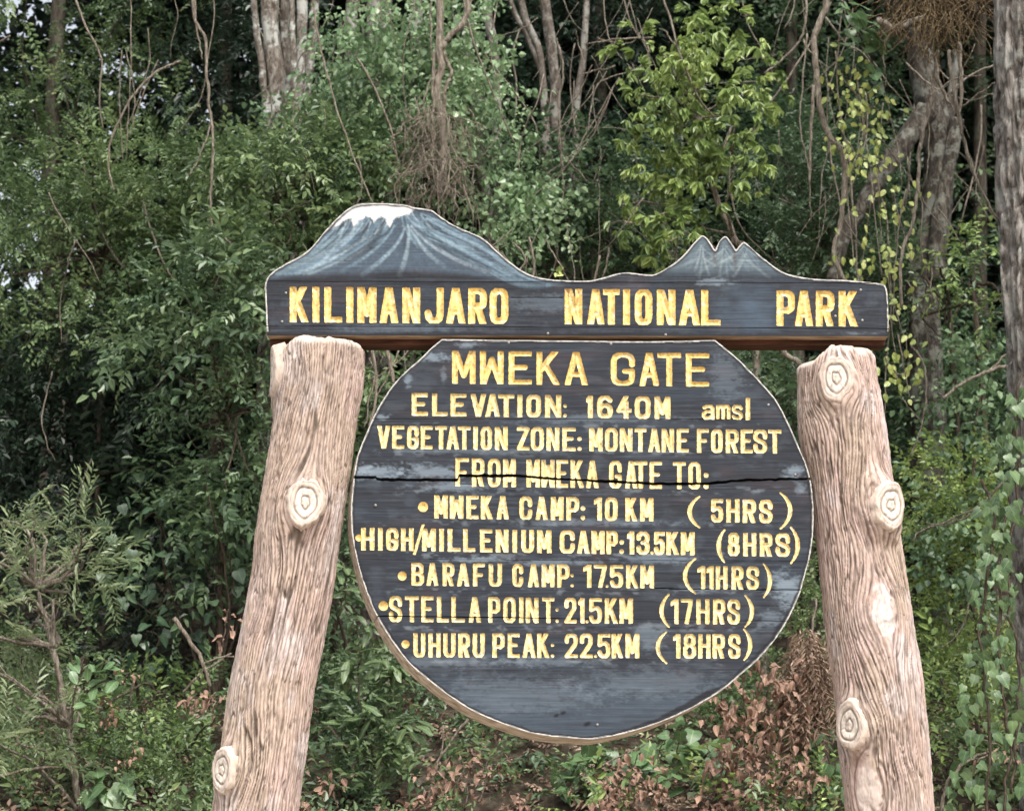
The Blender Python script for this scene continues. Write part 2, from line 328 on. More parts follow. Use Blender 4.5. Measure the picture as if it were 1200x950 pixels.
LINES = [
 # (y0,y1 at xa), (y0,y1 at xb), stroke, glyphs
 (HDR, 339, 335.8, 377.5, 1005, 341, 382.5, 8.3, 'H'),
 ([('M',529.7,557.5),('W',562.5,590.3),('E',596,623.3),('K',628.7,657),('A',661.3,689.2),('G',715.8,744.2),('A',749,773),('T',770.3,798.3),('E',803.7,831.2)], 530, 410.8, 449.5, 831, 414, 453, 7, 'R'),
 ([('E',482.5,501.7),('L',506.3,525),('E',528,546.7),('V',551.3,570),('A',568.5,586),('T',583.7,603),('I',606.2,612.5),('O',616.7,634.2),('N',638.7,657.8),(':',660,664.5),
   ('1',687,695),('6',699.7,718.3),('4',722.5,740.3),('0',743.7,762.5),('M',767,785.8),('l',873.7,879.2)], 482, 460.3, 487, 879, 466, 492, 6, 'R'),
 ([('a',822.5,837.5),('m',839.2,856),('s',857.5,870.8)], 822, 474, 491.3, 871, 474.5, 491.8, 4.3, 'R'),
 ([('V',442,457.5),('E',459.5,473.8),('G',477,491),('E',493,507),('T',510,524),('A',523,538.3),('T',536.7,551.7),('I',554.7,560),('O',563.3,576.7),('N',580,595),
   ('Z',605.8,620.8),('O',622,637.5),('N',640.5,655.5),('E',659,674.7),(':',676.7,681.7),
   ('M',690.5,706.3),('O',709,724),('N',726.3,741.3),('T',743.7,757.5),('A',759.7,774),('N',775.3,790),('E',793,807.2),
   ('F',816.7,830.8),('O',833.3,847),('R',850.5,865.8),('E',868,882.2),('S',882.8,899.2),('T',900.3,915.8)], 442, 498.3, 525.3, 916, 503.5, 531.3, 5.2, 'R'),
 ([('F',533.8,549.7),('R',553,568),('O',571.7,586.7),('M',589.5,604.7),('M',617,632.8),('W',634.5,650.2),('E',652,665.8),('K',668.7,685),('A',686.7,701.7),
   ('G',713.8,728.8),('A',732.5,747.2),('T',743.3,758.7),('E',761.3,775.8),('T',788.7,803.7),('O',806.7,821.3),(':',824.5,830.5)], 534, 536.5, 569.5, 831, 541.7, 573, 5.2, 'R'),
 ([('M',509,524.7),('W',527.2,543),('E',546.7,560.8),('K',563.5,577.5),('A',582,596.3),('C',608.7,623.8),('A',627.5,642),('M',645.5,660.5),('P',663.8,678.7),(':',680.5,685.8),
   ('1',696,705.3),('0',709,723.7),('K',733,746.9),('M',750.3,765.8),('5',833.3,847.5),('H',851.3,866.7),('R',870.5,886),('S',889.7,905.3)], 509, 580, 607, 905, 585.5, 612.5, 5.2, 'R'),
 ([('H',423.3,438.7),('I',442.8,448.7),('G',452.5,467),('H',470,484.7),('M',494.7,510.8),('I',514.7,520.3),('L',524.7,539.7),('L',542.8,557),('E',562.5,577),('N',581,595.8),('I',600,606.5),
   ('U',611,625.8),('M',629.5,646.3),('C',656,673.7),('A',676.2,690.8),('M',693.3,708.7),('P',710.8,724),(':',726,731.3),('1',735,743.3),('3',745.8,761.3),('.',762.3,766),('5',766.3,779.2),
   ('K',781,796),('M',798,814),('8',853,866.7),('H',871,886.3),('R',890.5,905.3),('S',908.8,926)], 423, 618, 644.2, 926, 625, 652, 5.3, 'R'),
 ([('B',482.2,497),('A',499.5,514),('R',518.6,532.7),('A',535.5,550.3),('F',554.3,568.4),('U',572.8,588.4),('C',600.3,613.5),('A',618.5,632),('M',634.7,650),('P',653,667.7),(':',668.5,672.5),
   ('1',683.4,693.2),('7',695.8,712),('.',709.6,713.2),('5',714.6,730.4),('K',733.7,748.8),('M',750.3,766.5),('1',817,826.8),('1',828,836.6),('H',838.8,852.8),('R',857.2,871.5),('S',874.5,889.7)], 482, 659, 685.8, 890, 663.4, 690.5, 5.2, 'R'),
 ([('S',455.8,471.4),('T',474.6,490.9),('E',493.7,508.2),('L',512,526.2),('L',529,545),('A',549,564),('P',572,586.4),('O',589.7,604.6),('I',608,614),('N',616,631.3),('T',635.3,650),(':',651,655),
   ('2',661.3,675.7),('1',677.5,685.2),('.',686,689.8),('5',690.3,705.5),('K',708.8,724.6),('M',726,741.9),('1',786,795.4),('7',797.6,812.8),('H',816,831.6),('R',835.6,850.2),('S',852.4,867.4)], 456, 698, 728.4, 867, 702, 731.2, 5.2, 'R'),
 ([('U',484.4,498.6),('H',502,516.6),('U',519.4,534),('R',537,551),('U',554,568.2),('P',577,591.8),('E',595,609),('A',612,628),('K',629.5,644.3),(':',645.5,649.5),
   ('2',661.6,677.3),('2',679.5,694.7),('.',696.3,700),('5',700.3,715.3),('K',716.8,730.8),('M',733,749.3),('1',788.8,797.6),('8',800.4,816),('H',818.2,832.9),('R',835,849.8),('S',853.3,868)], 484, 741.4, 769.6, 868, 742.5, 771.3, 5.2, 'R'),
]
PAREN = [('(',806.7,820.8,581.7,617.5),(')',913.7,927.5,577.5,619),('(',840.8,850,620.8,658.3),(')',925.8,936.3,617.8,659.7),('(',801.3,816,654.3,695),(')',894,903.8,660.8,699.4),
         ('(',773.8,785,696,734),(')',872.3,882.7,697.7,734),('(',769.4,782,740,776.3),(')',871,880.6,737,772.9)]
BULL = [(495.8,593.7,5.8),(420.3,630,3.8),(471.4,674.5,5.4),(449.3,709.6,5.6),(475.2,754.4,4.8)]
def glyph_field(X, Y, ch, x0, y0, x1, y1, w):
    wob = (noise(X * .5, Y * .5, 0, int(x0 * 7 + y0)) - .5) * .55
    if ch in '(':
        f = np.full(X.shape, 1e9); n = 12
        for k in range(n):
            s0, s1 = k / n, (k + 1) / n
            P = [(x1 - 1 - (x1 - x0 - 2.4) * (1 - (2 * s - 1) ** 2) ** .9, y0 + (y1 - y0) * s) for s in (s0, s1)]
            wd = .9 + 1.7 * (1 - abs(2 * (s0 + s1) / 2 - 1) ** 1.6)
            f = np.minimum(f, seg_dist(X, Y, *P) - wd)
        return f + wob
    if ch == ')':
        return glyph_field(x0 + x1 - X, Y, '(', x0, y0, x1, y1, w)
    if ch in 'od': return np.hypot(X - (x0 + x1) / 2, Y - (y0 + y1) / 2) - (x1 - x0) / 2 + wob
    if ch == ':':
        cx = (x0 + x1) / 2; r = (x1 - x0) / 2; h = y1 - y0
        return np.minimum(np.hypot(X - cx, Y - (y0 + h * .48)), np.hypot(X - cx, Y - (y1 - r - .3))) - r + wob * .6
    if ch == '.': return np.hypot(X - (x0 + x1) / 2, Y - (y1 - 2)) - (x1 - x0) / 2 + wob * .4
    f = np.full(X.shape, 1e9)
    ax, ay = x0 + w / 2, y0 + w / 2 * .8; bw, bh = max(x1 - x0 - w, .01), (y1 - y0) - w * .8
    if ch == '/': ax, ay, bw, bh = x0 + 1.5, y0, x1 - x0 - 3, y1 - y0; w = 3.2
    for st in GL[ch]:
        for P, Q_ in zip(st[:-1], st[1:]):
            horiz = abs(P[1] - Q_[1]) < .05 and abs(P[0] - Q_[0]) > .2
            f = np.minimum(f, seg_dist(X, Y, (ax + P[0] * bw, ay + P[1] * bh), (ax + Q_[0] * bw, ay + Q_[1] * bh)) - w * (.42 if horiz else .5))
    box = np.maximum(np.abs(X - (x0 + x1) / 2) - (x1 - x0) / 2, np.abs(Y - (y0 + y1) / 2) - (y1 - y0) / 2)
    return np.maximum(f, box) + wob
glyphs = {'H': [], 'R': []}
for (gl, xa, ya0, ya1, xb, yb0, yb1, w, which) in LINES:
    for ch, x0, x1 in gl:
        t = ((x0 + x1) / 2 - xa) / (xb - xa); glyphs[which].append((ch, x0, ya0 + (yb0 - ya0) * t, x1, ya1 + (yb1 - ya1) * t, w))
for g in PAREN: glyphs['R'].append((g[0], g[1], g[3], g[2], g[4], 4))
for cx, cy, r in BULL: glyphs['R'].append(('o', cx - r, cy - r, cx + r, cy + r, 2 * r))
for key in glyphs:      # a colon is two separate dots
    out = []
    for g in glyphs[key]:
        if g[0] != ':': out.append(g); continue
        cx, r = (g[1] + g[3]) / 2, (g[3] - g[1]) / 2; h = g[4] - g[2]
        for cy in (g[2] + h * .48, g[4] - r - .3): out.append(('d', cx - r, cy - r, cx + r, cy + r, 2 * r))
    glyphs[key] = out
glyphs['R'].append(('/', 484, 614, 497.5, 649.5, 3))

# ------------------------------------------------------------------ sign materials
def paint_mat():
    m, nt, b = newmat('weathered_dark_paint', .75, .2); L = nt.links.new
    a = N(nt, 'ShaderNodeAttribute'); a.attribute_name = 'paint'
    nz = add_bump(nt, b, (4, 1, 34), 3.0, .14, .003, 10)
    r = ramp(nt, [(.3, (.88, .88, .89)), (.7, (1.1, 1.1, 1.08))]); L(nz.outputs[0], r.inputs[0])
    mx = N(nt, 'ShaderNodeMix', data_type='RGBA', blend_type='MULTIPLY'); mx.inputs[0].default_value = 1
    L(a.outputs['Color'], mx.inputs[6]); L(r.outputs[0], mx.inputs[7]); L(mx.outputs[2], b.inputs['Base Color'])
    rr = N(nt, 'ShaderNodeMapRange'); rr.inputs['To Min'].default_value = .5; rr.inputs['To Max'].default_value = .8
    L(nz.outputs[0], rr.inputs[0]); L(rr.outputs[0], b.inputs['Roughness'])
    return m
def letter_mat():
    m, nt, b = newmat('yellow_letter_paint', .5, .35); L = nt.links.new
    a = N(nt, 'ShaderNodeAttribute'); a.attribute_name = 'paint'
    nz = add_bump(nt, b, (1, 1, 1), 60, .5, .004, 6)
    r = ramp(nt, [(.35, (.72, .7, .66)), (.55, (1, 1, 1)), (.8, (1.12, 1.12, 1.15))]); L(nz.outputs[0], r.inputs[0])
    mx = N(nt, 'ShaderNodeMix', data_type='RGBA', blend_type='MULTIPLY'); mx.inputs[0].default_value = 1
    L(a.outputs['Color'], mx.inputs[6]); L(r.outputs[0], mx.inputs[7]); L(mx.outputs[2], b.inputs['Base Color'])
    return m
def wood_mat(name, c1, c2, c3, rough=.75):
    m, nt, b = newmat(name, rough, .25); L = nt.links.new
    nz = add_bump(nt, b, (3, 20, 20), 2.5, .5, .005, 8)
    r = ramp(nt, [(.3, c1), (.5, c2), (.7, c3)]); L(nz.outputs[0], r.inputs[0]); L(r.outputs[0], b.inputs['Base Color'])
    return m
M['paint'] = paint_mat(); M['letter'] = letter_mat()
M['rim'] = wood_mat('weathered_board_edge', (.26, .21, .16), (.45, .385, .31), (.64, .58, .5))
M['under'] = wood_mat('brown_board_underside', (.2, .12, .075), (.36, .26, .17), (.52, .42, .3))
M['beam'] = wood_mat('red_brown_beam', (.04, .015, .01), (.085, .035, .022), (.14, .065, .04))
mn, ntn, bn = newmat('dull_nail_steel', .45, .5); bn.inputs['Base Color'].default_value = (.2, .19, .18, 1); bn.inputs['Metallic'].default_value = .6; M['nail'] = mn

# ------------------------------------------------------------------ outlines in photo pixels
HO = [(313,393),(312,370),(311,347),(310.5,334),(314,325),(322,317),(337,308),(352,300),(366,289),(380,272),(393,258),(405,247),(415,241),(425,238.5),(450,238.5),(473,240),(487,243.5),(500,245),(507,247),(515,253),(530,263),(550,272),(567,280),(580,292),(600,309),(615,319),(630,325),(650,328),(670,329),(690,329),(705,326),(720,321.5),(735,319.5),(750,321),(762,322),(770,320.5),(785,312),(800,300),(812,286),(819,279),(823.5,276),(830,281),(838,293.5),(843,283),(849.5,277),(855,281.5),(862.5,293),(868,286.5),(873,284),(884,294),(895,303),(908,313),(920,320),(935,324),(955,327),(985,328),(1010,330),(1030,332),(1037,334.5),(1040,345),(1041,370),(1041,394)]
hc = [i for i, p in enumerate(HO) if p in ((313,393),(1041,394),(838,293.5),(862.5,293))]
HO = smooth_poly(HO, hc, 4)
RO = [(518,397.5),(505,408),(493,420),(477,434),(460,452),(443,478),(430,506),(420,531),(415,556),(412,585),(411.5,608),(413,628),(416,645),(421.5,668),(431,697),(441,720),(455,744),(479,776),(503,797),(529.5,817),(561,836),(608,854),(640,861.5),(680,865),(700,865),(735,858),(770,847),(802,833.5),(842,811),(868,790),(891,769.5),(916,738),(935,701),(944,671),(951,641),(953.5,605),(951,568),(945,545),(940,533),(927,502),(912,473),(900,457),(884,440),(867,422.5),(850,408),(838,398.5),(760,400),(700,399.5),(600,398.5)]
rc = [i for i, p in enumerate(RO) if p in ((518,397.5),(838,398.5))]
RO = smooth_poly(RO, rc, 4)
YH, YR = -0.045, -0.04     # front faces
sign = empty('park_sign', (at(682, 943, 0)[0], 0.02, 0), 'wooden Kilimanjaro National Park sign with round Mweka Gate board between two leaning log posts', 'sign')
SO = np.array(sign.location)

def streak(X, Y, s=1.0, seed=0): return fbm(X * .02 * s, Y * .45 * s, 0, seed, 5)
SLATE = np.array([.02, .024, .032]); SLATE2 = np.array([.014, .016, .02]); BLUE = np.array([.03, .043, .06]); PALE = np.array([.2, .25, .3])
def mixc(c, d, a): return c * (1 - a[..., None]) + np.asarray(d) * a[..., None]
def base_paint(X, Y, seed):
    c = np.zeros(X.shape + (3,)) + SLATE
    c = mixc(c, SLATE2, .55 * sstep(.45, .7, streak(X, Y, 1, seed)))
    c = mixc(c, BLUE, .4 * sstep(.45, .8, fbm(X * .012, Y * .05, 0, seed + 3, 4)))
    c = mixc(c, (.08, .1, .12), .3 * sstep(.6, .85, streak(X, Y, 1.3, seed + 9)))
    c = mixc(c, (.055, .068, .085), .4 * sstep(.5, .8, fbm(X * .05, Y * .09, 0, seed + 31, 5)))
    c = mixc(c, (.05, .036, .04), .35 * sstep(.55, .8, fbm(X * .02, Y * .06, 0, seed + 21, 4)))
    return c
def scuff(c, X, Y, spots, seed):
    n = .6 * fbm(X * .1, Y * .22, 0, seed, 5) + .4 * fbm(X * .35, Y * .8, 0, seed + 5, 3)
    for cx, cy, rx, ry, s in spots:
        d = np.hypot((X - cx) / rx, (Y - cy) / ry)
        c = mixc(c, PALE, .85 * s * sstep(1.2, .3, d + (n - .5) * 2.2))
    return c
def draw_stroke(c, X, Y, pts, w0, w1, col, a, seed):
    xs = [p[0] for p in pts]; ys = [p[1] for p in pts]; g0 = X[0, 0]; h0 = Y[0, 0]; st = X[0, 1] - X[0, 0]
    i0 = max(int((min(xs) - 12 - g0) / st), 0); i1 = int((max(xs) + 12 - g0) / st); j0 = max(int((min(ys) - 12 - h0) / st), 0); j1 = int((max(ys) + 12 - h0) / st)
    x, y = X[j0:j1, i0:i1], Y[j0:j1, i0:i1]
    if x.size == 0: return
    n = 7; P0, P1, P2 = [np.array(p, float) for p in pts]
    q = [(1 - t) ** 2 * P0 + 2 * t * (1 - t) * P1 + t * t * P2 for t in np.linspace(0, 1, n + 1)]
    al = np.zeros(x.shape)
    for k in range(n):
        w = w0 + (w1 - w0) * (k + .5) / n; fade = min(1, (n - k) / 3)
        al = np.maximum(al, sstep(w, w * .2, seg_dist(x, y, q[k], q[k + 1])) * fade)
    al = al * a * (.55 + .6 * noise(x * .5, y * .5, 0, seed))
    c[j0:j1, i0:i1] = mixc(c[j0:j1, i0:i1], col, np.clip(al, 0, 1))

def header_paint(X, Y, O):
    c = base_paint(X, Y, 11)
    rs = random.Random(5)
    # mountain: overall blue body, then many brush strokes that fan down from the crest
    crest = np.interp(X[0], [311, 322, 352, 380, 405, 425, 473, 507, 530, 567, 600, 630, 660, 1041], [330, 317, 300, 272, 247, 238, 240, 247, 263, 280, 309, 325, 330, 330])[None, :]
    basey = np.interp(X[0], [311, 340, 400, 470, 540, 600, 640, 680], [330, 325, 322, 318, 322, 330, 333, 333])[None, :]
    m = sstep(3, -6, Y - basey) * (X < 668)
    c = mixc(c, (.055, .08, .11), .8 * m)
    def crest_y(x): return float(np.interp(x, [311, 322, 352, 380, 405, 425, 473, 507, 530, 567, 600, 630, 660], [330, 317, 300, 272, 247, 238, 240, 247, 263, 280, 309, 325, 330]))
    cols = [(.02, .028, .038), (.028, .038, .05), (.1, .155, .2), (.15, .22, .27), (.06, .1, .14), (.035, .046, .062), (.26, .33, .37)]
    for k in range(230):
        x0 = rs.uniform(395, 505); y0 = crest_y(x0) + rs.uniform(4, 30)
        f = (x0 - 455) / 55
        if x0 < 468: x1 = x0 - rs.uniform(15, 95) * (1.15 - .4 * f); cx = x0 - rs.uniform(2, 12)
        else: x1 = x0 + rs.uniform(-5, 150) * (.4 + f * .7); cx = x0 + (x1 - x0) * rs.uniform(.15, .35)
        x1 = min(max(x1, 325), 652); y1 = min(max(crest_y(x1) + rs.uniform(10, 45), 290), 321 + 8 * (x1 > 590)); y1 = max(y1, y0 + 8)
        draw_stroke(c, X, Y, [(x0, y0), (cx, (y0 * .45 + y1 * .55)), (x1, y1)], rs.uniform(1.2, 2.2), rs.uniform(2, 5), cols[rs.randrange(len(cols))], rs.uniform(.35, .8), k)
    for k in range(60):     # right flank follows the slope
        x0 = rs.uniform(490, 590); off = rs.uniform(4, 34); x1 = min(x0 + rs.uniform(30, 75), 655)
        P = [(x0, crest_y(x0) + off), ((x0 + x1) / 2, crest_y((x0 + x1) / 2) + off * .9), (x1, min(crest_y(x1) + off * .55, 331))]
        draw_stroke(c, X, Y, P, 1.5, 3, cols[rs.choice([2, 3, 3, 4, 1, 5])], rs.uniform(.4, .75), 300 + k)
    for P, w, col, a in [([(478, 264), (482, 290), (468, 322)], 3.2, (.34, .44, .49), .4), ([(480, 266), (492, 292), (520, 312)], 3, (.33, .43, .48), .35), ([(482, 265), (505, 296), (568, 318)], 2.8, (.36, .43, .48), .4),
                         ([(486, 262), (530, 288), (600, 322)], 3.2, (.2, .29, .35), .6), ([(500, 256), (560, 290), (645, 328)], 3.2, (.19, .27, .33), .6), ([(474, 268), (468, 292), (425, 322)], 3, (.24, .33, .39), .6),
                         ([(462, 264), (452, 290), (400, 318)], 2.4, (.18, .26, .31), .6), ([(425, 262), (418, 275), (384, 302)], 2.4, (.28, .36, .42), .6), ([(405, 264), (390, 285), (340, 312)], 3, (.17, .25, .3), .6),
                         ([(398, 262), (375, 290), (330, 316)], 3, (.2, .28, .33), .6), ([(448, 262), (446, 280), (420, 300)], 5, (.02, .026, .035), .75), ([(432, 262), (428, 280), (400, 298)], 4, (.022, .028, .038), .7),
                         ([(500, 270), (520, 290), (560, 306)], 3.5, (.022, .03, .04), .65)]:
        draw_stroke(c, X, Y, P, w * .6, w * 1.6, col, a, int(P[0][0]))
    c = mixc(c, SLATE2, .75 * sstep(-5, 4, Y - basey) * sstep(20, 5, Y - basey) * (X < 640) * (.5 + .5 * noise(X * .05, Y * .3, 0, 4)))
    c = c * (.72 + .56 * fbm(X * .35, Y * .35, 0, 91, 4))[..., None]
    # snow cap with drips
    SN = [(388, 268), (401, 253), (412, 241), (425, 236), (450, 236), (475, 238), (487, 243), (480, 251), (468, 254), (462, 256), (457, 266), (454, 264), (452, 256), (447, 254), (442, 256), (438, 261), (434, 255), (428, 254), (424, 257), (420, 259), (415, 267), (413, 264), (412, 256), (405, 258), (396, 264)]
    s = poly_sdf(X, Y, SN); c = mixc(c, (.6, .59, .58), sstep(1.2, -1.4, s + (noise(X * .6, Y * .6, 0, 8) - .5) * 1.8) * (.72 + .28 * fbm(X * .3, Y * .3, 0, 18, 3)))
    # the three small peaks
    pk = sstep(326, 312, Y) * sstep(745, 800, X) * sstep(955, 905, X)
    c = mixc(c, (.085, .12, .145), .85 * pk * (.6 + .5 * fbm(X * .25, Y * .05, 0, 31, 3)))
    for k in range(46):
        x0 = rs.choice([823, 850, 873]) + rs.uniform(-4, 4); x1 = x0 + rs.uniform(-45, 50); y0 = rs.uniform(284, 300); y1 = rs.uniform(305, 326)
        if x1 < 775 or x1 > 925: continue
        draw_stroke(c, X, Y, [(x0, y0), ((x0 + x1) / 2 - (x1 - x0) * .15, (y0 + y1) / 2 + 3), (x1, y1)], 1, 3, rs.choice([(.18, .24, .27), (.05, .07, .09), (.14, .18, .2), (.22, .27, .29)]), rs.uniform(.3, .6), k + 500)
    for sx in (838.5, 862): c = mixc(c, (.06, .04, .03), .6 * sstep(4, 0, np.abs(X - sx + (noise(Y * .3, 0, 0, 2) - .5) * 3)) * sstep(326, 300, Y) * (noise(X * .5, Y * .3, 0, 6) > .3))
    c = mixc(c, (.07, .105, .15), .6 * sstep(60, 10, np.hypot(X - 878, (Y - 365) * 1.3)) * fbm(X * .05, Y * .1, 0, 44, 3) * 1.3)
    c = scuff(c, X, Y, [(840, 331, 22, 5, .6), (640, 355, 50, 12, .25), (470, 385, 90, 5, .22), (1000, 392, 30, 3, .5)], 51)
    return c
def round_paint(X, Y, O):
    c = base_paint(X, Y, 77)
    c = mixc(c, (.055, .075, .1), .6 * sstep(770, 830, Y) * (.5 + .8 * fbm(X * .01, Y * .1, 0, 15, 3)))
    c = scuff(c, X, Y, [(440, 552, 38, 9, .75), (428, 549, 14, 5, .8), (505, 553, 35, 10, .6), (525, 570, 40, 6, .55), (930, 552, 18, 8, .7), (938, 572, 8, 9, .5), (922, 690, 22, 22, .75), (905, 725, 16, 12, .4), (505, 418, 28, 6, .75), (548, 404, 16, 4, .6), (447, 488, 9, 4, .7),
                     (478, 445, 5, 8, .6), (520, 440, 4, 8, .4), (560, 656, 45, 4, .65), (640, 659, 60, 4, .5), (770, 655, 50, 6, .45), (832, 690, 60, 5, .3), (700, 490, 110, 6, .3), (560, 529, 120, 4, .25), (700, 612, 120, 5, .3), (760, 745, 22, 18, .35), (520, 775, 110, 8, .3), (640, 775, 60, 6, .3), (600, 815, 110, 25, .2), (760, 800, 90, 20, .2), (850, 440, 25, 30, .25)], 61)
    # smears of pale dirt round the lines of text
    for ly in (500, 530, 575, 612, 650, 693, 735, 774):
        c = mixc(c, (.15, .175, .2), .5 * sstep(9, 0, np.abs(Y - ly)) * sstep(.56, .75, fbm(X * .09, Y * .2, 0, 90 + ly, 4)) * sstep(430, 470, X) * sstep(935, 900, X))
    # knots and nicks in the wood
    for kx, ky, r in ((480, 548, 2.2), (660, 835, 3), (688, 848, 4), (652, 838, 3)):
        c = mixc(c, (.012, .012, .016), sstep(r, r * .3, np.hypot((X - kx) / 1.6, Y - ky + (X - kx) * .3)))
    return c
def edge_paint(c, X, Y, O, wl, bl, top=None):
    d = -O; n = fbm(X * .12, Y * .12, 0, 70, 3)
    c = mixc(c, (.012, .013, .017), sstep(bl + 2.2, bl, d + (n - .5) * 3) * .9)
    c = mixc(c, (.62, .61, .58), sstep(wl + .8, wl, d + (n - .5) * 2.2) * (.4 + .45 * sstep(.3, .45, n)) * (1 if top is None else (Y < top)))
    return c

def build_board(part, Yf, T, OUT, bbox, seams, gl, paintf, shear, cracks, rimmat, blackw):
    x0, x1, y0, y1 = bbox
    X, Y = np.meshgrid(np.arange(x0, x1 + 1, 1.0), np.arange(y0, y1 + 1, 1.0))
    O = poly_sdf(X, Y, OUT)
    G = np.full(X.shape, 30.0)
    for g in gl:
        a, b, c_, d = int(g[1] - x0) - 5, int(g[3] - x0) + 7, int(g[2] - y0) - 5, int(g[4] - y0) + 7
        a = max(a, 0); c_ = max(c_, 0)
        sl = (slice(c_, d), slice(a, b)); G[sl] = np.minimum(G[sl], glyph_field(X[sl], Y[sl], *g))
    col = edge_paint(paintf(X, Y, O), X, Y, O, .8, blackw(X, Y), 389 if part is hb else None)
    # seam curves: (function of x) -> y and half width
    def sy(k): return seams[k][0](X)
    def sw(k): return seams[k][1](X)
    dep = (fbm(X * .01, Y * .3, 0, 5, 4) - .5) * .0025
    for (cf, xa, xb, dp) in cracks:
        dep = dep + dp * sstep(1.2, 0, np.abs(Y - cf(X))) * (X > xa) * (X < xb)
    S = np.full(X.shape, -99.0)
    for k in range(len(seams)): S = np.maximum(S, sw(k) - np.abs(Y - sy(k)))
    for k in range(len(seams) + 1):
        F = O.copy(); F = np.maximum(F, -G)
        if k > 0: F = np.maximum(F, sy(k - 1) + sw(k - 1) - Y)
        if k < len(seams): F = np.maximum(F, Y - sy(k) + sw(k))
        F = np.where(np.abs(F) < 1e-6, 1e-6, F)
        rec = march(F, X, Y); px, py = lerp(X, rec), lerp(Y, rec)
        dd = lerp(dep, rec) + (.0012 * ((k * 7) % 3 - 1)); cc = lerp(col, rec); gg = lerp(G, rec)
        P = at(px, py, Yf); P[:, 1] += dd; tr = rec[3][:, ::-1]
        # walls
        n = len(P); e = np.concatenate([tr[:, [0, 1]], tr[:, [1, 2]], tr[:, [2, 0]]]); code = e[:, 0].astype(np.int64) * n + e[:, 1]; rev = e[:, 1].astype(np.int64) * n + e[:, 0]
        be = e[~np.isin(code, rev)]; be = be[~((np.abs(gg[be[:, 0]]) < .05) & (np.abs(gg[be[:, 1]]) < .05))]
        bv = np.unique(be); mp = np.full(n, -1); mp[bv] = n + np.arange(len(bv))
        B = P[bv].copy(); B[:, 1] = Yf + T; B[:, 0] += shear[0]; B[:, 2] += shear[1]
        W = np.stack([be[:, 0], mp[be[:, 0]], mp[be[:, 1]], be[:, 1]], -1)
        # rear face, coarse
        cs = 6; Xc, Yc = X[::cs, ::cs], Y[::cs, ::cs]; Fc = O[::cs, ::cs].copy()
        if k > 0: Fc = np.maximum(Fc, (sy(k - 1) + sw(k - 1) - Y)[::cs, ::cs])
        if k < len(seams): Fc = np.maximum(Fc, (Y - sy(k) + sw(k))[::cs, ::cs])
        rc_ = march(np.where(np.abs(Fc) < 1e-6, 1e-6, Fc), Xc, Yc)
        PB = at(lerp(Xc, rc_), lerp(Yc, rc_), Yf); PB[:, 1] = Yf + T; PB[:, 0] += shear[0]; PB[:, 2] += shear[1]
        off = n + len(B)
        Vv = np.concatenate([P, B, PB]) - SO
        oo = lerp(O, rec); seamv = oo[bv] < -.6; cc[bv[seamv]] *= .35
        cc = np.concatenate([cc, np.where(seamv[:, None], [[.006, .006, .007]], cc[bv]), np.tile(SLATE2, (len(PB), 1))])
        mi = np.concatenate([np.zeros(len(tr)), np.zeros(len(rc_[3])), (np.minimum(oo[be[:, 0]], oo[be[:, 1]]) > -.6).astype(int)])
        me = npmesh('plank', Vv, tris=np.concatenate([tr, rc_[3] + off]), quads=W, mats=[M['paint'], rimmat], attrs={'paint': cc}, mat_idx=mi, smooth=False)
        link('plank', me, part)
    # carved letters
    for g in gl:
        ch, gx0, gy0, gx1, gy1, w = g
        st = .85
        x, y = np.meshgrid(np.arange(gx0 - 3, gx1 + 3.5, st), np.arange(gy0 - 3, gy1 + 3.5, st))
        f = glyph_field(x, y, *g)
        s = np.full(x.shape, -99.0)
        for sf, wf in seams: s = np.maximum(s, wf(x) - np.abs(y - sf(x)))
        F = np.maximum(f - .12, s); F = np.where(np.abs(F) < 1e-6, 1e-6, F)
        rec = march(F, x, y)
        if len(rec[3]) == 0: continue
        d = np.clip(-lerp(f, rec), 0, 9); px, py = lerp(x, rec), lerp(y, rec)
        hw = w / 2 if ch not in 'od' else w / 3
        P = at(px, py, Yf); P[:, 1] += np.minimum(d, hw) * .0027 + .0006
        e = np.clip(d / max(hw, 1), 0, 1)
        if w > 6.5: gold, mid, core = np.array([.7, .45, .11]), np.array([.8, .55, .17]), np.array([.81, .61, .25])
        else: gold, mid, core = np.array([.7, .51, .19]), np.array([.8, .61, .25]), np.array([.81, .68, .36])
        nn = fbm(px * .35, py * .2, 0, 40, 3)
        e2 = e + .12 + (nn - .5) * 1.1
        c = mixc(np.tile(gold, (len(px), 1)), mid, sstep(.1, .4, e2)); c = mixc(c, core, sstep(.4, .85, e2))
        c = mixc(c, (.74, .73, .68), .6 * sstep(.62, .8, fbm(px * .2, py * .3, 0, 43, 3)))
        if 655 < gx0 < 700 and w > 8: c = mixc(c, (.3, .17, .09), .8 * sstep(.5, .7, fbm(px * .3, py * .15, 0, 47, 3)) * sstep(372, 340, py))
        c = mixc(c, (.24, .19, .13), .6 * sstep(.62, .8, fbm(px * .5, py * .35, 0, 53, 3)))
        c = c * (.82 + .3 * noise(px * .08, py * .15, 0, 54))[:, None]
        nm = 'bullet_dot' if ch == 'o' else 'colon_dot' if ch == 'd' else ('digit' if ch.isdigit() else ('punctuation_mark' if ch in '().:/' else 'letter'))
        link(nm, npmesh(nm, P - SO, tris=rec[3][:, ::-1], mats=[M['letter']], attrs={'paint': c}, smooth=False), part)

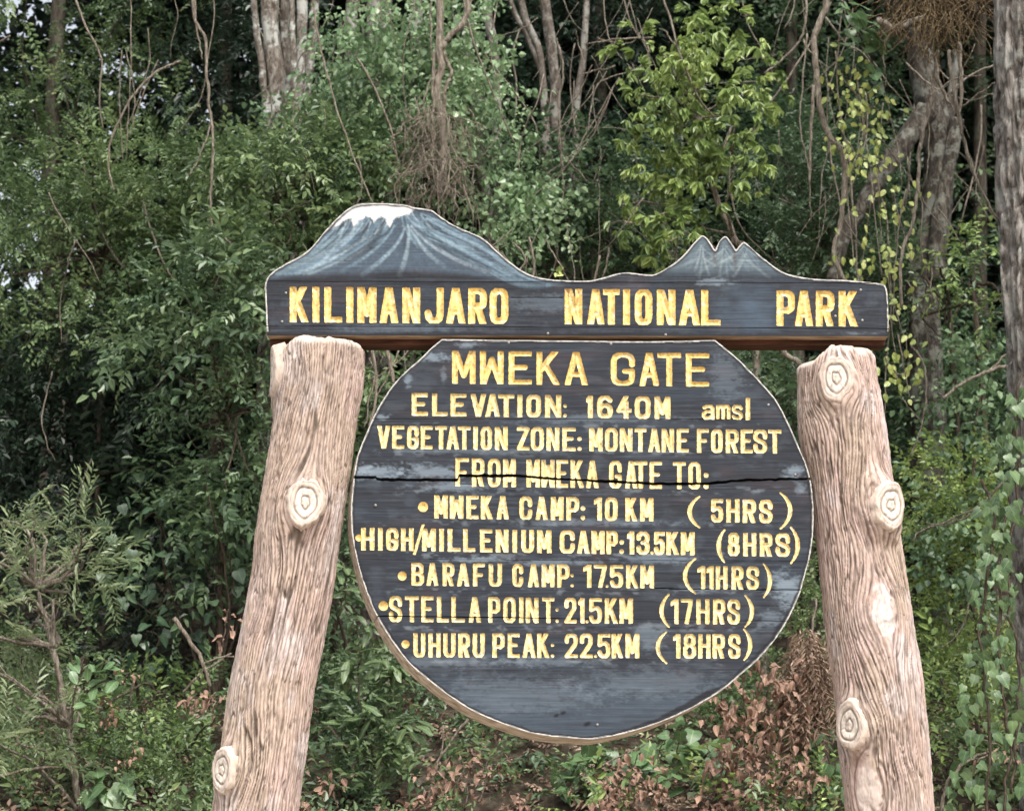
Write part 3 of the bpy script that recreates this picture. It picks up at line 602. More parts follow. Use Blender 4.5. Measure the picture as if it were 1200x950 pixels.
def box_v(a, b):
    x0, y0, z0 = a; x1, y1, z1 = b
    V = [(x0, y0, z0), (x1, y0, z0), (x1, y1, z0), (x0, y1, z0), (x0, y0, z1), (x1, y0, z1), (x1, y1, z1), (x0, y1, z1)]
    Q = [(0, 3, 2, 1), (4, 5, 6, 7), (0, 1, 5, 4), (1, 2, 6, 5), (2, 3, 7, 6), (3, 0, 4, 7)]
    return V, Q
def box_mesh(name, boxes, mat):
    V = []; Q = []
    for a, b in boxes:
        v, q = box_v(a, b); Q += [tuple(i + len(V) for i in f) for f in q]; V += v
    return npmesh(name, np.array(V) - SO, quads=np.array(Q), mats=[mat], smooth=False)
# header board: a part whose own mesh is the beam it is nailed to; planks and letters are its sub-parts
hx0, hx1 = at(316, 393, 0)[0], at(1038, 393, 0)[0]; hz = at(680, 393.5, YH)[2]
hb = link('header_board', box_mesh('header_board', [((hx0, .022, hz - .022), (hx1, .115, hz + .1))], M['beam']), sign); hb['label'] = 'shaped Kilimanjaro National Park board with painted snowy mountain'
cw = lambda v: (lambda x: np.full(np.shape(x), v, float))
build_board(hb, YH, .062, HO, (306, 1046, 233, 399),
            [(lambda x: 330.5 + (fbm(x * .02, 0 * x, 0, 3) - .5) * 1.2 - (x - 680) * -.003, cw(.16)), (lambda x: 383.4 + (x - 680) * .004 + (fbm(x * .02, 0 * x, 0, 5) - .5) * 1.0, cw(.2))],
            glyphs['H'], header_paint, (0, 0), [(lambda x: 349 + (fbm(x * .03, 0 * x, 0, 8) - .5) * 2, 598, 660, .004)], M['under'], lambda X, Y: 2.1 + 0 * X)
# round board
rz0, rz1 = at(680, 850, 0)[2], at(680, 402, 0)[2]; rx_a, rx_b = at(560, 600, 0)[0], at(810, 600, 0)[0]
rb = link('round_board', box_mesh('round_board', [((rx_a - .05, .052, rz0 + .1), (rx_a + .05, .095, rz1 - .06))], M['beam']), sign); link('batten', box_mesh('batten', [((rx_b - .05, .052, rz0 + .1), (rx_b + .05, .095, rz1 - .06))], M['beam']), rb); rb['label'] = 'round dark board listing distances and hours to the camps'
gapx = [405, 440, 442, 536, 538, 590, 600, 660, 770, 830, 870, 955]; gapy = [558, 559.5, 561.5, 562, 556.5, 557.5, 556.5, 561.5, 566.5, 566, 562.5, 560.5]
gapw = lambda x: .95 + .8 * noise(x * .05, 0 * x, 0, 12) + .3 * noise(x * .3, 0 * x, 0, 13)
seamsR = [(lambda x: 490.5 + (fbm(x * .02, 0 * x, 0, 2) - .5) * 1.5, cw(.1)),
          (lambda x: np.interp(x, gapx, gapy) + (fbm(x * .12, 0 * x, 0, 4) - .5) * 1.8, gapw),
          (lambda x: 656 + (x - 680) * .004 + (fbm(x * .03, 0 * x, 0, 6) - .5) * 1.4, cw(.12)),
          (lambda x: 721.5 + (x - 440) * .012 + (fbm(x * .03, 0 * x, 0, 7) - .5) * 1.5, lambda x: .14 + .42 * sstep(720, 560, x))]
build_board(rb, YR, .085, RO, (404, 960, 392, 872), seamsR, glyphs['R'], round_paint, (-.021, -.02),
            [(lambda x: 690.5 + (x - 870) * .01 + (fbm(x * .04, 0 * x, 0, 9) - .5) * 1.5, 765, 942, .007), (lambda x: 521 + (fbm(x * .03, 0 * x, 0, 19) - .5) * 2, 560, 700, .0015), (lambda x: 567 + 0 * x, 536, 556, .004)],
            M['rim'], lambda X, Y: 2.0 + 6.5 * sstep(720, 780, X) * sstep(700, 760, Y) * sstep(975, 900, X) * noise(X * .04, Y * .04, 0, 3) + .9 * noise(X * .03, Y * .03, 0, 5))
# nails
def nail_mesh():
    V = [(0, -.0035, 0)]; n = 10
    for r, yy in ((.0035, -.0032), (.0062, -.0018), (.0065, .004)):
        V += [(r * math.cos(2 * math.pi * k / n), yy, r * math.sin(2 * math.pi * k / n)) for k in range(n)]
    T = [(0, 1 + k, 1 + (k + 1) % n) for k in range(n)]; Q = [(1 + j * n + k, 1 + (j + 1) * n + k, 1 + (j + 1) * n + (k + 1) % n, 1 + j * n + (k + 1) % n) for j in range(2) for k in range(n)]
    return npmesh('nail', V, tris=np.array(T), quads=np.array(Q), mats=[M['nail']])
NM = nail_mesh()
for (x, y) in [(335, 343.5), (330.5, 377), (1008.5, 340), (1010.5, 375.5), (979, 370.5), (642, 390.8), (780, 392.4)]: link('nail', NM, hb, at(x, y, YH) - SO)
for (x, y) in [(900.5, 474.5), (932, 556), (596, 401.5), (716, 403), (440, 592), (700, 849), (480, 835)]:
    if x != 480: link('nail', NM, rb, at(x, y, YR) - SO)

# ------------------------------------------------------------------ posts of moulded log concrete
def post_mat(name='moulded_bark_concrete'):
    m, nt, b = newmat(name, .92, .12); L = nt.links.new
    a = N(nt, 'ShaderNodeAttribute'); a.attribute_name = 'paint'
    nz = add_bump(nt, b, (1, 1, .35), 70, .6, .006, 8)
    r = ramp(nt, [(.3, (.72, .7, .68)), (.5, (1, 1, 1)), (.72, (1.2, 1.18, 1.15))]); L(nz.outputs[0], r.inputs[0])
    mx = N(nt, 'ShaderNodeMix', data_type='RGBA', blend_type='MULTIPLY'); mx.inputs[0].default_value = 1
    L(a.outputs['Color'], mx.inputs[6]); L(r.outputs[0], mx.inputs[7]); L(mx.outputs[2], b.inputs['Base Color'])
    return m
M['post'] = post_mat()
def build_post(table, topy, knots, scars, seed, label):
    YP = .03
    C = []; Rr = []
    for (y, cx, w) in table:
        p = at(cx, y, YP); C.append(p); Rr.append(w / 2 / (FPX / (np.dot(p - CAM, FW))) * .965)
    C = np.array(C)[::-1]; Rr = np.array(Rr)[::-1]      # bottom -> top, increasing z
    ztop = at(table[0][1], topy, YP - Rr[-1] * .85)[2]
    slope = (C[3] - C[0]) / (C[3][2] - C[0][2])
    base = C[0] - slope * (C[0][2] + .15)
    zz = np.concatenate([[base[2]], C[:, 2]]); cx_ = np.concatenate([[base[0]], C[:, 0]]); rr_ = np.concatenate([[Rr[0] * 1.06], Rr])
    NA = 300
    zs = np.concatenate([np.linspace(-.15, 1.5, 40), np.linspace(1.5, ztop, 400)[1:]])
    th = np.interp(np.arange(NA) / NA, [0, .43, .57, 1], [0, R(115), R(245), 2 * np.pi])
    TH, Z = np.meshgrid(th, zs)            # theta 0 faces the camera, + to the right
    U = (TH + np.pi) % (2 * np.pi) - np.pi
    def wrapn(f):                          # seam at the back, blended
        return f
    Rz = np.interp(Z, zz, rr_); u = U * Rz
    uu = u + .02 * (fbm(u * 9, Z * 2.2, 0, seed) - .5) + .03 * (fbm(u * 3, Z * 1.0, 0, seed + 3) - .5)
    bump = np.zeros(u.shape)
    KN = []
    for (kx, ky, kr, sh, dth) in list(knots) + [(s[0], s[1], s[2], 0, 0) for s in scars]:
        # theta of the knot from its pixel
        pz = at(kx, ky, YP - .1)[2]; cpx = np.interp(pz, zz, cx_); rk = np.interp(pz, zz, rr_)
        sx = (at(kx, ky, YP)[0] - cpx) / (rk * 1.04); tk = math.asin(max(-1, min(1, sx))) + dth
        pz = at(kx, ky, YP - rk * math.cos(tk))[2]
        KN.append((tk, pz, kr / 293.0 * 1.0, sh, rk, cpx))
        du = (U - tk) * rk; dz = (Z - pz) / 1.25; d = np.hypot(du, dz); s = kr / 293.0
        uu = uu + np.where(True, -du * .95 * np.exp(-(d / (s * 1.5)) ** 2), 0) + np.sign(du) * s * .0
        if sh: bump += sh * sstep(s * 1.75, s * .75, d + .012 * (noise(u * 40, Z * 40, 0, seed) - .5))
    ph = uu / .0145 * 2 * np.pi + 11 * (fbm(uu * 12, Z * 3.4, 0, seed + 7) - .5) + 6 * (fbm(uu * 40, Z * 10, 0, seed + 11, 2) - .5)
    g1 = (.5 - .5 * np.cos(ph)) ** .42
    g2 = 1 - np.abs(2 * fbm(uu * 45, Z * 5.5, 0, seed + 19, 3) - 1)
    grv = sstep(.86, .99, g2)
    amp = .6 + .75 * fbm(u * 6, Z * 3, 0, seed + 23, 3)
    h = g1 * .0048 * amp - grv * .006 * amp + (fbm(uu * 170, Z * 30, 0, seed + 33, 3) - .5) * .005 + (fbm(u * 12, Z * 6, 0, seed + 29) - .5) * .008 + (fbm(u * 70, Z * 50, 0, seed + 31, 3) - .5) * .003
    uc = uu + .02 * (fbm(uu * 20, Z * 7, 0, seed + 81) - .5)
    crack = sstep(.93, .99, 1 - np.abs(2 * fbm(uc * 26, Z * 2.4, 0, seed + 83, 2) - 1)) * sstep(.42, .55, fbm(u * 8, Z * 2.5, 0, seed + 85, 3))
    h = h - crack * .006
    h = h + (fbm(u * 3, Z * 1.6, 0, seed + 37, 2) - .5) * .022
    Rf = Rz + h + bump
    # ragged top
    top = ztop - .05 * fbm(U * 1.6, 0 * U, 0, seed + 41, 3)[:1] - .012 * noise(U * 9, 0 * U, 0, seed + 43)[:1]
    if seed == 400: top = top - .05 * sstep(-.1, -.9, U[:1]) 
    sq = np.clip((Z - (ztop - .35)) / .35, 0, 1); Zt = Z - sq * (ztop - top) 
    cap = sstep(.95, 1.0, (Z - zs[0]) / (ztop - zs[0]))
    edge = np.clip((Z - (ztop - .03)) / .03, 0, 1); Rf = Rf * (1 - .12 * edge ** 2)
    CX = np.interp(Z, zz, cx_)
    V = np.stack([CX + Rf * np.sin(U), YP - Rf * np.cos(U), Zt], -1)
    # colour: tan-pink concrete tone, darker in the grooves, paler on the ridges
    c = np.zeros(u.shape + (3,)) + np.array([.46, .355, .28])
    c = mixc(c, (.49, .36, .315), .8 * sstep(.4, .65, fbm(u * 5, Z * 3, 0, seed + 51)))
    c = mixc(c, (.39, .31, .225), .7 * sstep(.5, .72, fbm(u * 7, Z * 2, 0, seed + 53)))
    c = mixc(c, (.56, .51, .49), .6 * sstep(.56, .72, fbm(u * 10, Z * 5, 0, seed + 55)))
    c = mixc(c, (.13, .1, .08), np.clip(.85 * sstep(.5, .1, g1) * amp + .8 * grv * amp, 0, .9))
    c = mixc(c, (.25, .18, .13), .55 * sstep(.5, .68, fbm(uu * 130, Z * 14, 0, seed + 57, 3)))
    c = mixc(c, (.3, .24, .2), .5 * sstep(.55, .75, fbm(u * 9, Z * 7, 0, seed + 58, 5)))
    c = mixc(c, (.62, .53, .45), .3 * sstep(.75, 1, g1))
    c = mixc(c, (.09, .065, .05), .8 * sstep(.8, .9, fbm(u * 110, Z * 80, 0, seed + 61, 2)) * (noise(u * 6, Z * 6, 0, seed + 63) > .5))
    c = mixc(c, (.62, .55, .46), .7 * sstep(ztop - .04, ztop, Z))
    for (sx, sy_, sr, *_), (tk, pz, s, *_2) in zip(scars, KN[len(knots):]):
        d = np.hypot((U - tk) * .17 / (s * .55), (Z - pz) / (s * 1.15)) + (fbm(u * 30, Z * 30, 0, seed + 71) - .5) * .9
        c = mixc(c, _[0], .9 * sstep(1.1, .85, d)); 
    c = c * np.array([.88, .885, .925])
    c = mixc(c, (.09, .07, .055), .85 * np.clip(crack, 0, 1))
    n1 = len(zs); i = (np.arange(n1 - 1)[:, None] * NA + np.arange(NA)[None]); j = (np.arange(n1 - 1)[:, None] * NA + (np.arange(NA)[None] + 1) % NA)
    Q = np.stack([i, j, j + NA, i + NA], -1).reshape(-1, 4)
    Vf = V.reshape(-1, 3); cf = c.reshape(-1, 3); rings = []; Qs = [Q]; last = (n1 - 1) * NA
    for q, f in enumerate((.8, .6, .35, .1)):
        ring = V[-1].copy(); cen = np.array([CX[-1, 0], YP]); ring[:, :2] = cen + (ring[:, :2] - cen) * f; ring[:, 2] += (1 - f) * .03 + .006 * noise(ring[:, 0] * 60, ring[:, 1] * 60, 0, seed)
        o = len(Vf); Vf = np.concatenate([Vf, ring]); cf = np.concatenate([cf, np.tile([.5, .42, .34], (NA, 1))])
        a = np.arange(NA); Qs.append(np.stack([last + a, last + (a + 1) % NA, o + (a + 1) % NA, o + a], -1)); last = o
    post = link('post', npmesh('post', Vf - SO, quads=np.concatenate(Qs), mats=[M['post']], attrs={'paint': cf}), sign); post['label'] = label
    # knots: sawn-off branch stubs with ring grooves
    for (kx, ky, kr, sh, dth), (tk, pz, s, _a, rk, cpx) in zip(knots, KN):
        s = s * 1.1; nr, na = 24, 44; rr = np.linspace(0, 1.0, nr); aa = np.linspace(0, 2 * np.pi, na, endpoint=False); RR, AA = np.meshgrid(rr, aa, indexing='ij')
        wob = 1 + .05 * np.cos(AA * 2 + kx) + .035 * np.cos(AA * 3 + ky) + .012 * np.cos(AA * 7 + kx) + .16 * (noise(np.cos(AA) * 7, np.sin(AA) * 7, 0, seed + int(kx)) - .5) * sstep(.8, 1, RR)
        ring = lambda r0, wdt: sstep(wdt, 0, np.abs(RR + .03 * np.cos(AA * 2 + ky) + .02 * np.cos(AA * 5 + kx) + .03 * (noise(np.cos(AA) * 5 + kx, np.sin(AA) * 5, RR * 2, seed + 5) - .5) - r0))
        gro = np.maximum(ring(.62, .085), ring(.25, .075)); gro = np.maximum(gro, ring(.86, .02) * .5)
        rim = sstep(.93, 1, RR)
        H = .007 - gro * .007 + .004 * sstep(.3, .8, RR) - rim ** 2 * (.03 + sh) + .002 * (noise(RR * 9 * np.cos(AA), RR * 9 * np.sin(AA), 0, seed) - .5)
        e_ = s * 1.0 * RR * wob * (1 + .12 * rim)
        lx, lz = e_ * np.cos(AA) * .86, e_ * np.sin(AA) * 1.12
        nrm = np.array([math.sin(tk), -math.cos(tk), 0]); tan = np.array([math.cos(tk), math.sin(tk), 0])
        C0 = np.array([cpx, YP, pz]) + nrm * (rk + sh + .006)
        # stub ends bend with the post surface
        sag = (lx ** 2) / (2 * rk) * .55
        Vk = C0 + nrm * (H - sag)[..., None] + tan * lx[..., None] + np.array([0, 0, 1]) * lz[..., None]
        ck = np.zeros(RR.shape + (3,)) + np.array([.62, .565, .5]) * (.78 + .35 * fbm(RR * 3 * np.cos(AA) + kx, RR * 3 * np.sin(AA), 0, seed + 9, 4))[..., None]
        crk = sstep(.08, 0, np.abs(((AA * 1.3 + kx + .5 * noise(RR * 5, AA, 0, seed)) % 1.9) - .9)) * sstep(.15, .4, RR) * (RR < .8); ck = mixc(ck, (.2, .15, .11), crk * .6)
        ck = mixc(ck, (.47, .385, .33), sstep(.64, .72, RR) * .7); ck = mixc(ck, (.52, .45, .38), sstep(.24, .12, RR) * .7)
        ck = mixc(ck, (.15, .115, .09), gro * .75); ck = mixc(ck, (.42, .32, .25), .6 * rim)
        a = np.arange(na); q = []
        for r_ in range(nr - 1): q.append(np.stack([r_ * na + a, r_ * na + (a + 1) % na, (r_ + 1) * na + (a + 1) % na, (r_ + 1) * na + a], -1))
        k = link('knot', npmesh('knot', Vk.reshape(-1, 3) - SO, quads=np.concatenate(q)[:, ::-1], mats=[M['post']], attrs={'paint': ck.reshape(-1, 3)}), post)
WHITE = (.57, .53, .48)
build_post([(398, 381, 100), (456, 376, 104), (517, 368, 101), (624, 349.5, 101), (670, 344.5, 99), (730, 334, 102), (806, 319, 104), (874, 311, 105), (950, 299.3, 103.5)], 389,
           [(363, 590, 23, .022, 0), (327.5, 436, 27, .02, -.05), (273.5, 902, 20, .022, -.05)], [(293, 716, 14, (.42, .33, .26))], 300, 'left log post leaning inward')
build_post([(402, 978, 92), (441, 981, 94), (502, 987, 100), (569, 997, 100), (660, 1007.5, 101), (736, 1018, 106), (806, 1029, 106), (886, 1035.5, 105), (950, 1042, 106)], 399,
           [(972, 445, 22, .02, 0), (1048, 594, 24, .042, R(-40)), (995.5, 850, 22, .024, -.05)], [(1027, 717, 25, WHITE), (1010, 930, 26, (.58, .49, .42))], 400, 'right log post leaning inward')

# ------------------------------------------------------------------ plants: tubes
def tube_arrays(P, Rd, n=7, rough=0.0, seed=0, sub=1, wander=0.0):
    P = np.asarray(P, float); Rd = np.asarray(Rd, float)
    if sub > 1:
        m = len(P); out = []; ro = []
        for i in range(m - 1):
            p0, p1, p2, p3 = P[max(i - 1, 0)], P[i], P[i + 1], P[min(i + 2, m - 1)]
            for k in range(sub):
                t = k / sub; out.append(.5 * (2 * p1 + (p2 - p0) * t + (2 * p0 - 5 * p1 + 4 * p2 - p3) * t * t + (-p0 + 3 * p1 - 3 * p2 + p3) * t ** 3)); ro.append(Rd[i] * (1 - t) + Rd[i + 1] * t)
        out.append(P[-1]); ro.append(Rd[-1]); P = np.array(out); Rd = np.array(ro)
    if wander:
        s = np.arange(len(P)) * .7
        P = P + wander * np.stack([noise(s, 0 * s + i * 9.1, 0, seed + i) - .5 for i in range(3)], -1) * 2
    T = np.gradient(P, axis=0); T /= np.linalg.norm(T, axis=1, keepdims=True) + 1e-9
    ref = np.array([.13, 1, .07]); A = np.cross(T, ref); A /= np.linalg.norm(A, axis=1, keepdims=True) + 1e-9; B = np.cross(T, A)
    a = np.linspace(0, 2 * np.pi, n, endpoint=False)
    rr = Rd[:, None] * np.ones((1, n))
    if rough:
        s = np.cumsum(np.concatenate([[0], np.linalg.norm(np.diff(P, axis=0), axis=1)]))
        k = 3.0 / max(Rd.max(), .01)
        rr = rr * (1 + rough * (fbm(np.cos(a)[None] * 3, np.sin(a)[None] * 3, s[:, None] * k * .12, seed, 4) - .5) * 2)
    V = P[:, None] + rr[..., None] * (A[:, None] * np.cos(a)[None, :, None] + B[:, None] * np.sin(a)[None, :, None])
    m = len(P); i = np.arange(m - 1)[:, None] * n + np.arange(n)[None]; j = np.arange(m - 1)[:, None] * n + (np.arange(n)[None] + 1) % n
    Q = np.stack([i, j, j + n, i + n], -1).reshape(-1, 4)
    V = V.reshape(-1, 3); c0 = len(V); V = np.concatenate([V, P[:1], P[-1:]])
    k = np.arange(n); T1 = np.stack([np.full(n, c0), (k + 1) % n, k], -1); T2 = np.stack([np.full(n, c0 + 1), (m - 1) * n + k, (m - 1) * n + (k + 1) % n], -1)
    return V, Q, np.concatenate([T1, T2])
class Tubes:
    def __init__(s): s.V = []; s.Q = []; s.T = []; s.n = 0
    def add(s, *a, **k):
        V, Q, T = tube_arrays(*a, **k); s.V.append(V); s.Q.append(Q + s.n); s.T.append(T + s.n); s.n += len(V)
    def mesh(s, name, mat, base=(0, 0, 0)):
        return npmesh(name, np.concatenate(s.V) - np.array(base), tris=np.concatenate(s.T), quads=np.concatenate(s.Q), mats=[mat])
def ppts(pts, Y0, Y1=None):
    Y1 = Y0 if Y1 is None else Y1; n = len(pts)
    return np.array([at(p[0], p[1], Y0 + (Y1 - Y0) * i / max(n - 1, 1)) if len(p) == 2 else at(p[0], p[1], p[2]) for i, p in enumerate(pts)])

# ------------------------------------------------------------------ plants: leaves in sprigs
def leaf_shape(w, fold=.1, curl=-.15, belly=.35):
    return np.array([(0, 0, 0), (belly, w / 2, fold), (.72, w * .36, fold * .6 + curl * .4), (1, 0, curl), (.72, -w * .36, fold * .6 + curl * .4), (belly, -w / 2, fold)])
LQ = np.array([(0, 3, 2, 1), (0, 5, 4, 3)])
def rot_to(d, up):
    d = d / (np.linalg.norm(d, axis=-1, keepdims=True) + 1e-9); y = np.cross(up, d); y /= np.linalg.norm(y, axis=-1, keepdims=True) + 1e-9
    z = np.cross(d, y); return np.stack([d, y, z], -1)        # columns = axes
SPEC = { # leaf length, width ratio, leaves, twig length, pattern, leaf droop
 'elliptic': (.062, .44, 9, .24, 'alt', -.25), 'small': (.042, .5, 11, .2, 'alt', -.2), 'creeper': (.052, .8, 8, .26, 'face', -.6),
 'droop': (.085, .36, 9, .1, 'whorl', -1.0), 'lance': (.11, .28, 8, .12, 'whorl', -.15), 'fine': (.05, .16, 16, .22, 'alt', .1), 'broad': (.1, .75, 5, .22, 'alt', -.3)}
def sprig(kind, r):
    L, w, n, tl, pat, dr = SPEC[kind]; Vs = []
    for i in range(n):
        f = (i + .5) / n; s = 1 if i % 2 else -1; l = L * r.uniform(.65, 1.15)
        if pat == 'alt': d = np.array([.75 if i < n - 1 else 2, s * r.uniform(.5, 1.1), dr + r.uniform(-.35, .3)]); p = np.array([tl * f, 0, -.1 * tl * f * f])
        elif pat == 'face': d = np.array([r.uniform(-.3, .8), s * r.uniform(.1, .9), dr + r.uniform(-.3, .3)]); p = np.array([tl * f, s * .015, r.uniform(-.02, .02)])
        else:
            a = 2 * math.pi * i / n + r.uniform(-.3, .3); d = np.array([.35 + .3 * r.random(), math.cos(a), math.sin(a) * .8 + dr]); p = np.array([tl * (.6 + .4 * f), 0, 0])
        up = np.array([r.uniform(-.35, .35), r.uniform(-.5, .5), 1.0])
        if pat == 'face': up = np.array([r.uniform(-.5, .2), r.uniform(-.5, .5), .8])
        Rm = rot_to(d[None], up[None])[0]
        Vs.append((leaf_shape(w, .1, -.12 - .1 * r.random()) * l) @ Rm.T + p)
    return np.array(Vs)                 # n leaves, 6, 3
rr_ = random.Random(3)
SPR = {k: [sprig(k, rr_) for _ in range(6)] for k in SPEC}
LEAVES = 0
def foliage_mesh(name, kind, P, D, S, tint, mat, base):
    """P sprig roots, D directions, S scales, tint per sprig"""
    global LEAVES
    n = len(P); up = np.tile([0, 0, 1.0], (n, 1)) + rng.normal(0, .35, (n, 3)); Rm = rot_to(D, up)
    Vs = []; Ts = []
    var = rng.integers(0, 6, n)
    for v in range(6):
        k = np.nonzero(var == v)[0]
        if len(k) == 0: continue
        t = SPR[kind][v]; nl = len(t)
        V = np.einsum('nij,lvj->nlvi', Rm[k], t) * S[k][:, None, None, None] + P[k][:, None, None, :]
        tt = tint[k][:, None] + rng.normal(0, .13, (len(k), nl))
        Vs.append(V.reshape(-1, 6, 3)); Ts.append(tt.reshape(-1))
    V = np.concatenate(Vs); T = np.clip(np.concatenate(Ts), 0, 1); nl = len(V); LEAVES += nl
    Q = (LQ[None] + (np.arange(nl) * 6)[:, None, None]).reshape(-1, 4)
    return npmesh(name, V.reshape(-1, 3) - np.array(base), quads=Q, mats=[mat], attrs={'t': np.repeat(T, 6)}, smooth=False)
def blobs_from(poly, n, Y, br, r):
    """n blob centres inside a pixel polygon, at depths Y=(a,b)"""
    xs = [p[0] for p in poly]; ys = [p[1] for p in poly]; out = []; tries = 0
    while len(out) < n and tries < n * 60:
        tries += 1; x = r.uniform(min(xs), max(xs)); y = r.uniform(min(ys), max(ys))
        if poly_sdf(np.array([[x]]), np.array([[y]]), poly)[0, 0] > 0: continue
        if out and min(math.hypot(x - b[0], y - b[1]) for b in out) < br[0] * .55 * ppm(Y[0]) * (1 - tries / (n * 60)): continue
        out.append((x, y, r.uniform(*Y), r.uniform(*br)))
    return out
def crown_points(blobs, per, kind, hang=0.0, gap=.42, seed=0, cover=1.0, flat=.8):
    Ps = []; Ds = []; Ts = []
    for bi, (x, y, Y, b) in enumerate(blobs):
        c = at(x, y, Y); m = int(per * 1.38 * (b / .3) ** 2)
        d = rng.normal(0, 1, (m, 3)); d[:, 2] += .25; d[:, 1] -= .35; d /= np.linalg.norm(d, axis=1, keepdims=True)
        rad = b * (1 - .55 * rng.random(m) ** 1.8)
        p = c + d * rad[:, None] * np.array([1.1, 1, flat])
        keep = noise(p[:, 0] * 4.5, p[:, 1] * 4.5, p[:, 2] * 4.5, seed + 3) > gap * .95
        p, d = p[keep], d[keep]; bt = rng.normal(0, .12)
        dd = d + rng.normal(0, .45, d.shape) + np.array([0, -.15, .1 - hang])
        Ps.append(p); Ds.append(dd); Ts.append(.42 + bt + .22 * (noise(p[:, 0] * 3, p[:, 1] * 3, p[:, 2] * 3, seed) - .5) * 2 + rng.normal(0, .08, len(p)))
    return np.concatenate(Ps), np.concatenate(Ds), np.concatenate(Ts)
def rect(x0, y0, x1, y1): return [(x0, y0), (x1, y0), (x1, y1), (x0, y1)]
PARTW = {'shrub': 'stem', 'forest_tree': 'trunk', 'creeper': 'stem', 'small_tree': 'trunk'}
def plant(name, label, cat, poly, Y, kind, mat, n, per, br=(.22, .42), scale=1.0, hang=0., gap=.42, trunk=None, bark='bark_dark', group=None, twigs=0, seed=0, extra=None, flat=.8, tshift=0.):
    r = random.Random(seed + 101); bl = blobs_from(poly, n, Y, br, r)
    if extra: bl += extra
    xc = sum(b[0] for b in bl) / len(bl); Ym = sum(Y) / 2
    cen = np.mean([at(b[0], b[1], b[2]) for b in bl], axis=0)
    if trunk is None: tp = [np.array([cen[0], Ym + .1, cen[2]])]; tr = [.018]
    else: tp = [at(p[0], p[1], p[2]) for p in trunk]; tr = [p[3] for p in trunk]
    # trunk always goes down to the ground
    last = tp[-1]; g = float(ground_z(last[0], last[1])); base = np.array([last[0], last[1], g - .1])
    e = empty(name, (last[0], last[1], g), label, cat, group)
    bs = np.array(e.location)
    P, D, Tt = crown_points(bl, per, kind, hang, gap, seed, flat=flat); S = .93 * scale * rng.uniform(.6, 1.4, len(P)) * (.8 + .45 * noise(P[:, 0] * 2.2, P[:, 1] * 2.2, P[:, 2] * 2.2, seed + 8))
    fo = link('foliage', foliage_mesh('foliage', kind, P, D, S, Tt + tshift, M[mat], bs), e); fo['kind'] = 'stuff'
    tb = Tubes()
    if last[2] > g: tb.add(tp + [last * .4 + base * .6 + np.array([.03, 0, 0]), base], tr + [tr[-1] * 1.15, tr[-1] * 1.35], n=12 if tr[-1] > .05 else 7, rough=.12, seed=seed, sub=8 if len(tp) > 1 else 3, wander=.01)
    else: tb.add(tp + [base + [0, 0, .05]] if len(tp) > 1 else [last, last + [0, 0, .3]], tr + [tr[-1]] if len(tp) > 1 else [tr[-1], tr[-1] * .6], n=10, rough=.1, seed=seed, sub=6)
    link(PARTW.get(name, 'stem'), tb.mesh('wood', M[bark], bs), e)
    # limbs out to the blobs
    sp = np.array(tp + [base])
    for b in bl[::max(1, len(bl) // max(twigs, 1))] if twigs else []:
        q = at(b[0], b[1], b[2]); d2 = np.linalg.norm(sp - q, axis=1); k = int(np.argmin(d2 + np.where(sp[:, 2] > q[2], .8, 0))); s0 = sp[k]
        mid = (s0 + q) / 2 + np.array([r.uniform(-.15, .15), r.uniform(-.1, .1), r.uniform(-.05, .2)])
        tw = Tubes(); tw.add([s0, mid, q, q + (q - mid) * .35], [.014, .009, .005, .002], n=5, sub=5, wander=.02, seed=int(b[0])); link('branch', tw.mesh('branch', M[bark], bs), e)
    return e

# far, dense dark forest that closes the gaps (one uncountable mass)
def far_mass():
    bl = []; r = random.Random(9)
    for k in range(400):
        x = r.uniform(-60, 1260); y = r.uniform(-80, 900)
        if x < 70 and y < 150 and r.random() < .6: continue
        if x < 20 and y < 420 and r.random() < .3: continue
        if 1105 < x < 1160 and 225 < y < 300: continue
        if 1110 < x < 1150 and 395 < y < 450: continue
        bl.append((x, y, r.uniform(9.6, 12.5), r.uniform(.45, .85)))
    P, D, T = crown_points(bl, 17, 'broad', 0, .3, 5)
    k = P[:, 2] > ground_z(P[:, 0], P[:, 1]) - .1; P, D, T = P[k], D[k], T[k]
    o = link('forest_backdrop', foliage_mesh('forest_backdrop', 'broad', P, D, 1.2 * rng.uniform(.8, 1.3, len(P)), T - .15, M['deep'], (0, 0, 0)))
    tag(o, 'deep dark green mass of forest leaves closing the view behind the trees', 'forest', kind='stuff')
far_mass()
G = 'tall trees of the forest edge'
# --- back row trees
plant('forest_tree', 'dark leafy tree with white sky showing through at the top left corner', 'tree', [(-30,-60),(200,-60),(215,90),(190,230),(60,300),(-30,260)], (7.6, 9.2), 'small', 'olive', 46, 26, (.22,.45), 1.2, .1, .55, [(70,-40,8.6,.06),(60,200,8.6,.08),(66,400,8.6,.1)], 'bark_dark', G, 14, 1)
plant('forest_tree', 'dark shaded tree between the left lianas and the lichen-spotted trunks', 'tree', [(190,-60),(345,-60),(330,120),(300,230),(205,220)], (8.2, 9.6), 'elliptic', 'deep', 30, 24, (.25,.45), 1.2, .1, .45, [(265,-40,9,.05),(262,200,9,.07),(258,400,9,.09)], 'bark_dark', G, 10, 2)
plant('forest_tree', 'dark green tree filling the gap between the creeper mass and the yellow-green tree', 'tree', [(560,-60),(765,-60),(770,150),(740,330),(600,330),(560,150)], (8.0, 9.4), 'elliptic', 'deep', 42, 22, (.25,.5), 1.3, .1, .5, [(700,-40,9,.05),(705,200,9,.06),(700,380,9,.08)], 'bark_dark', G, 16, 3)
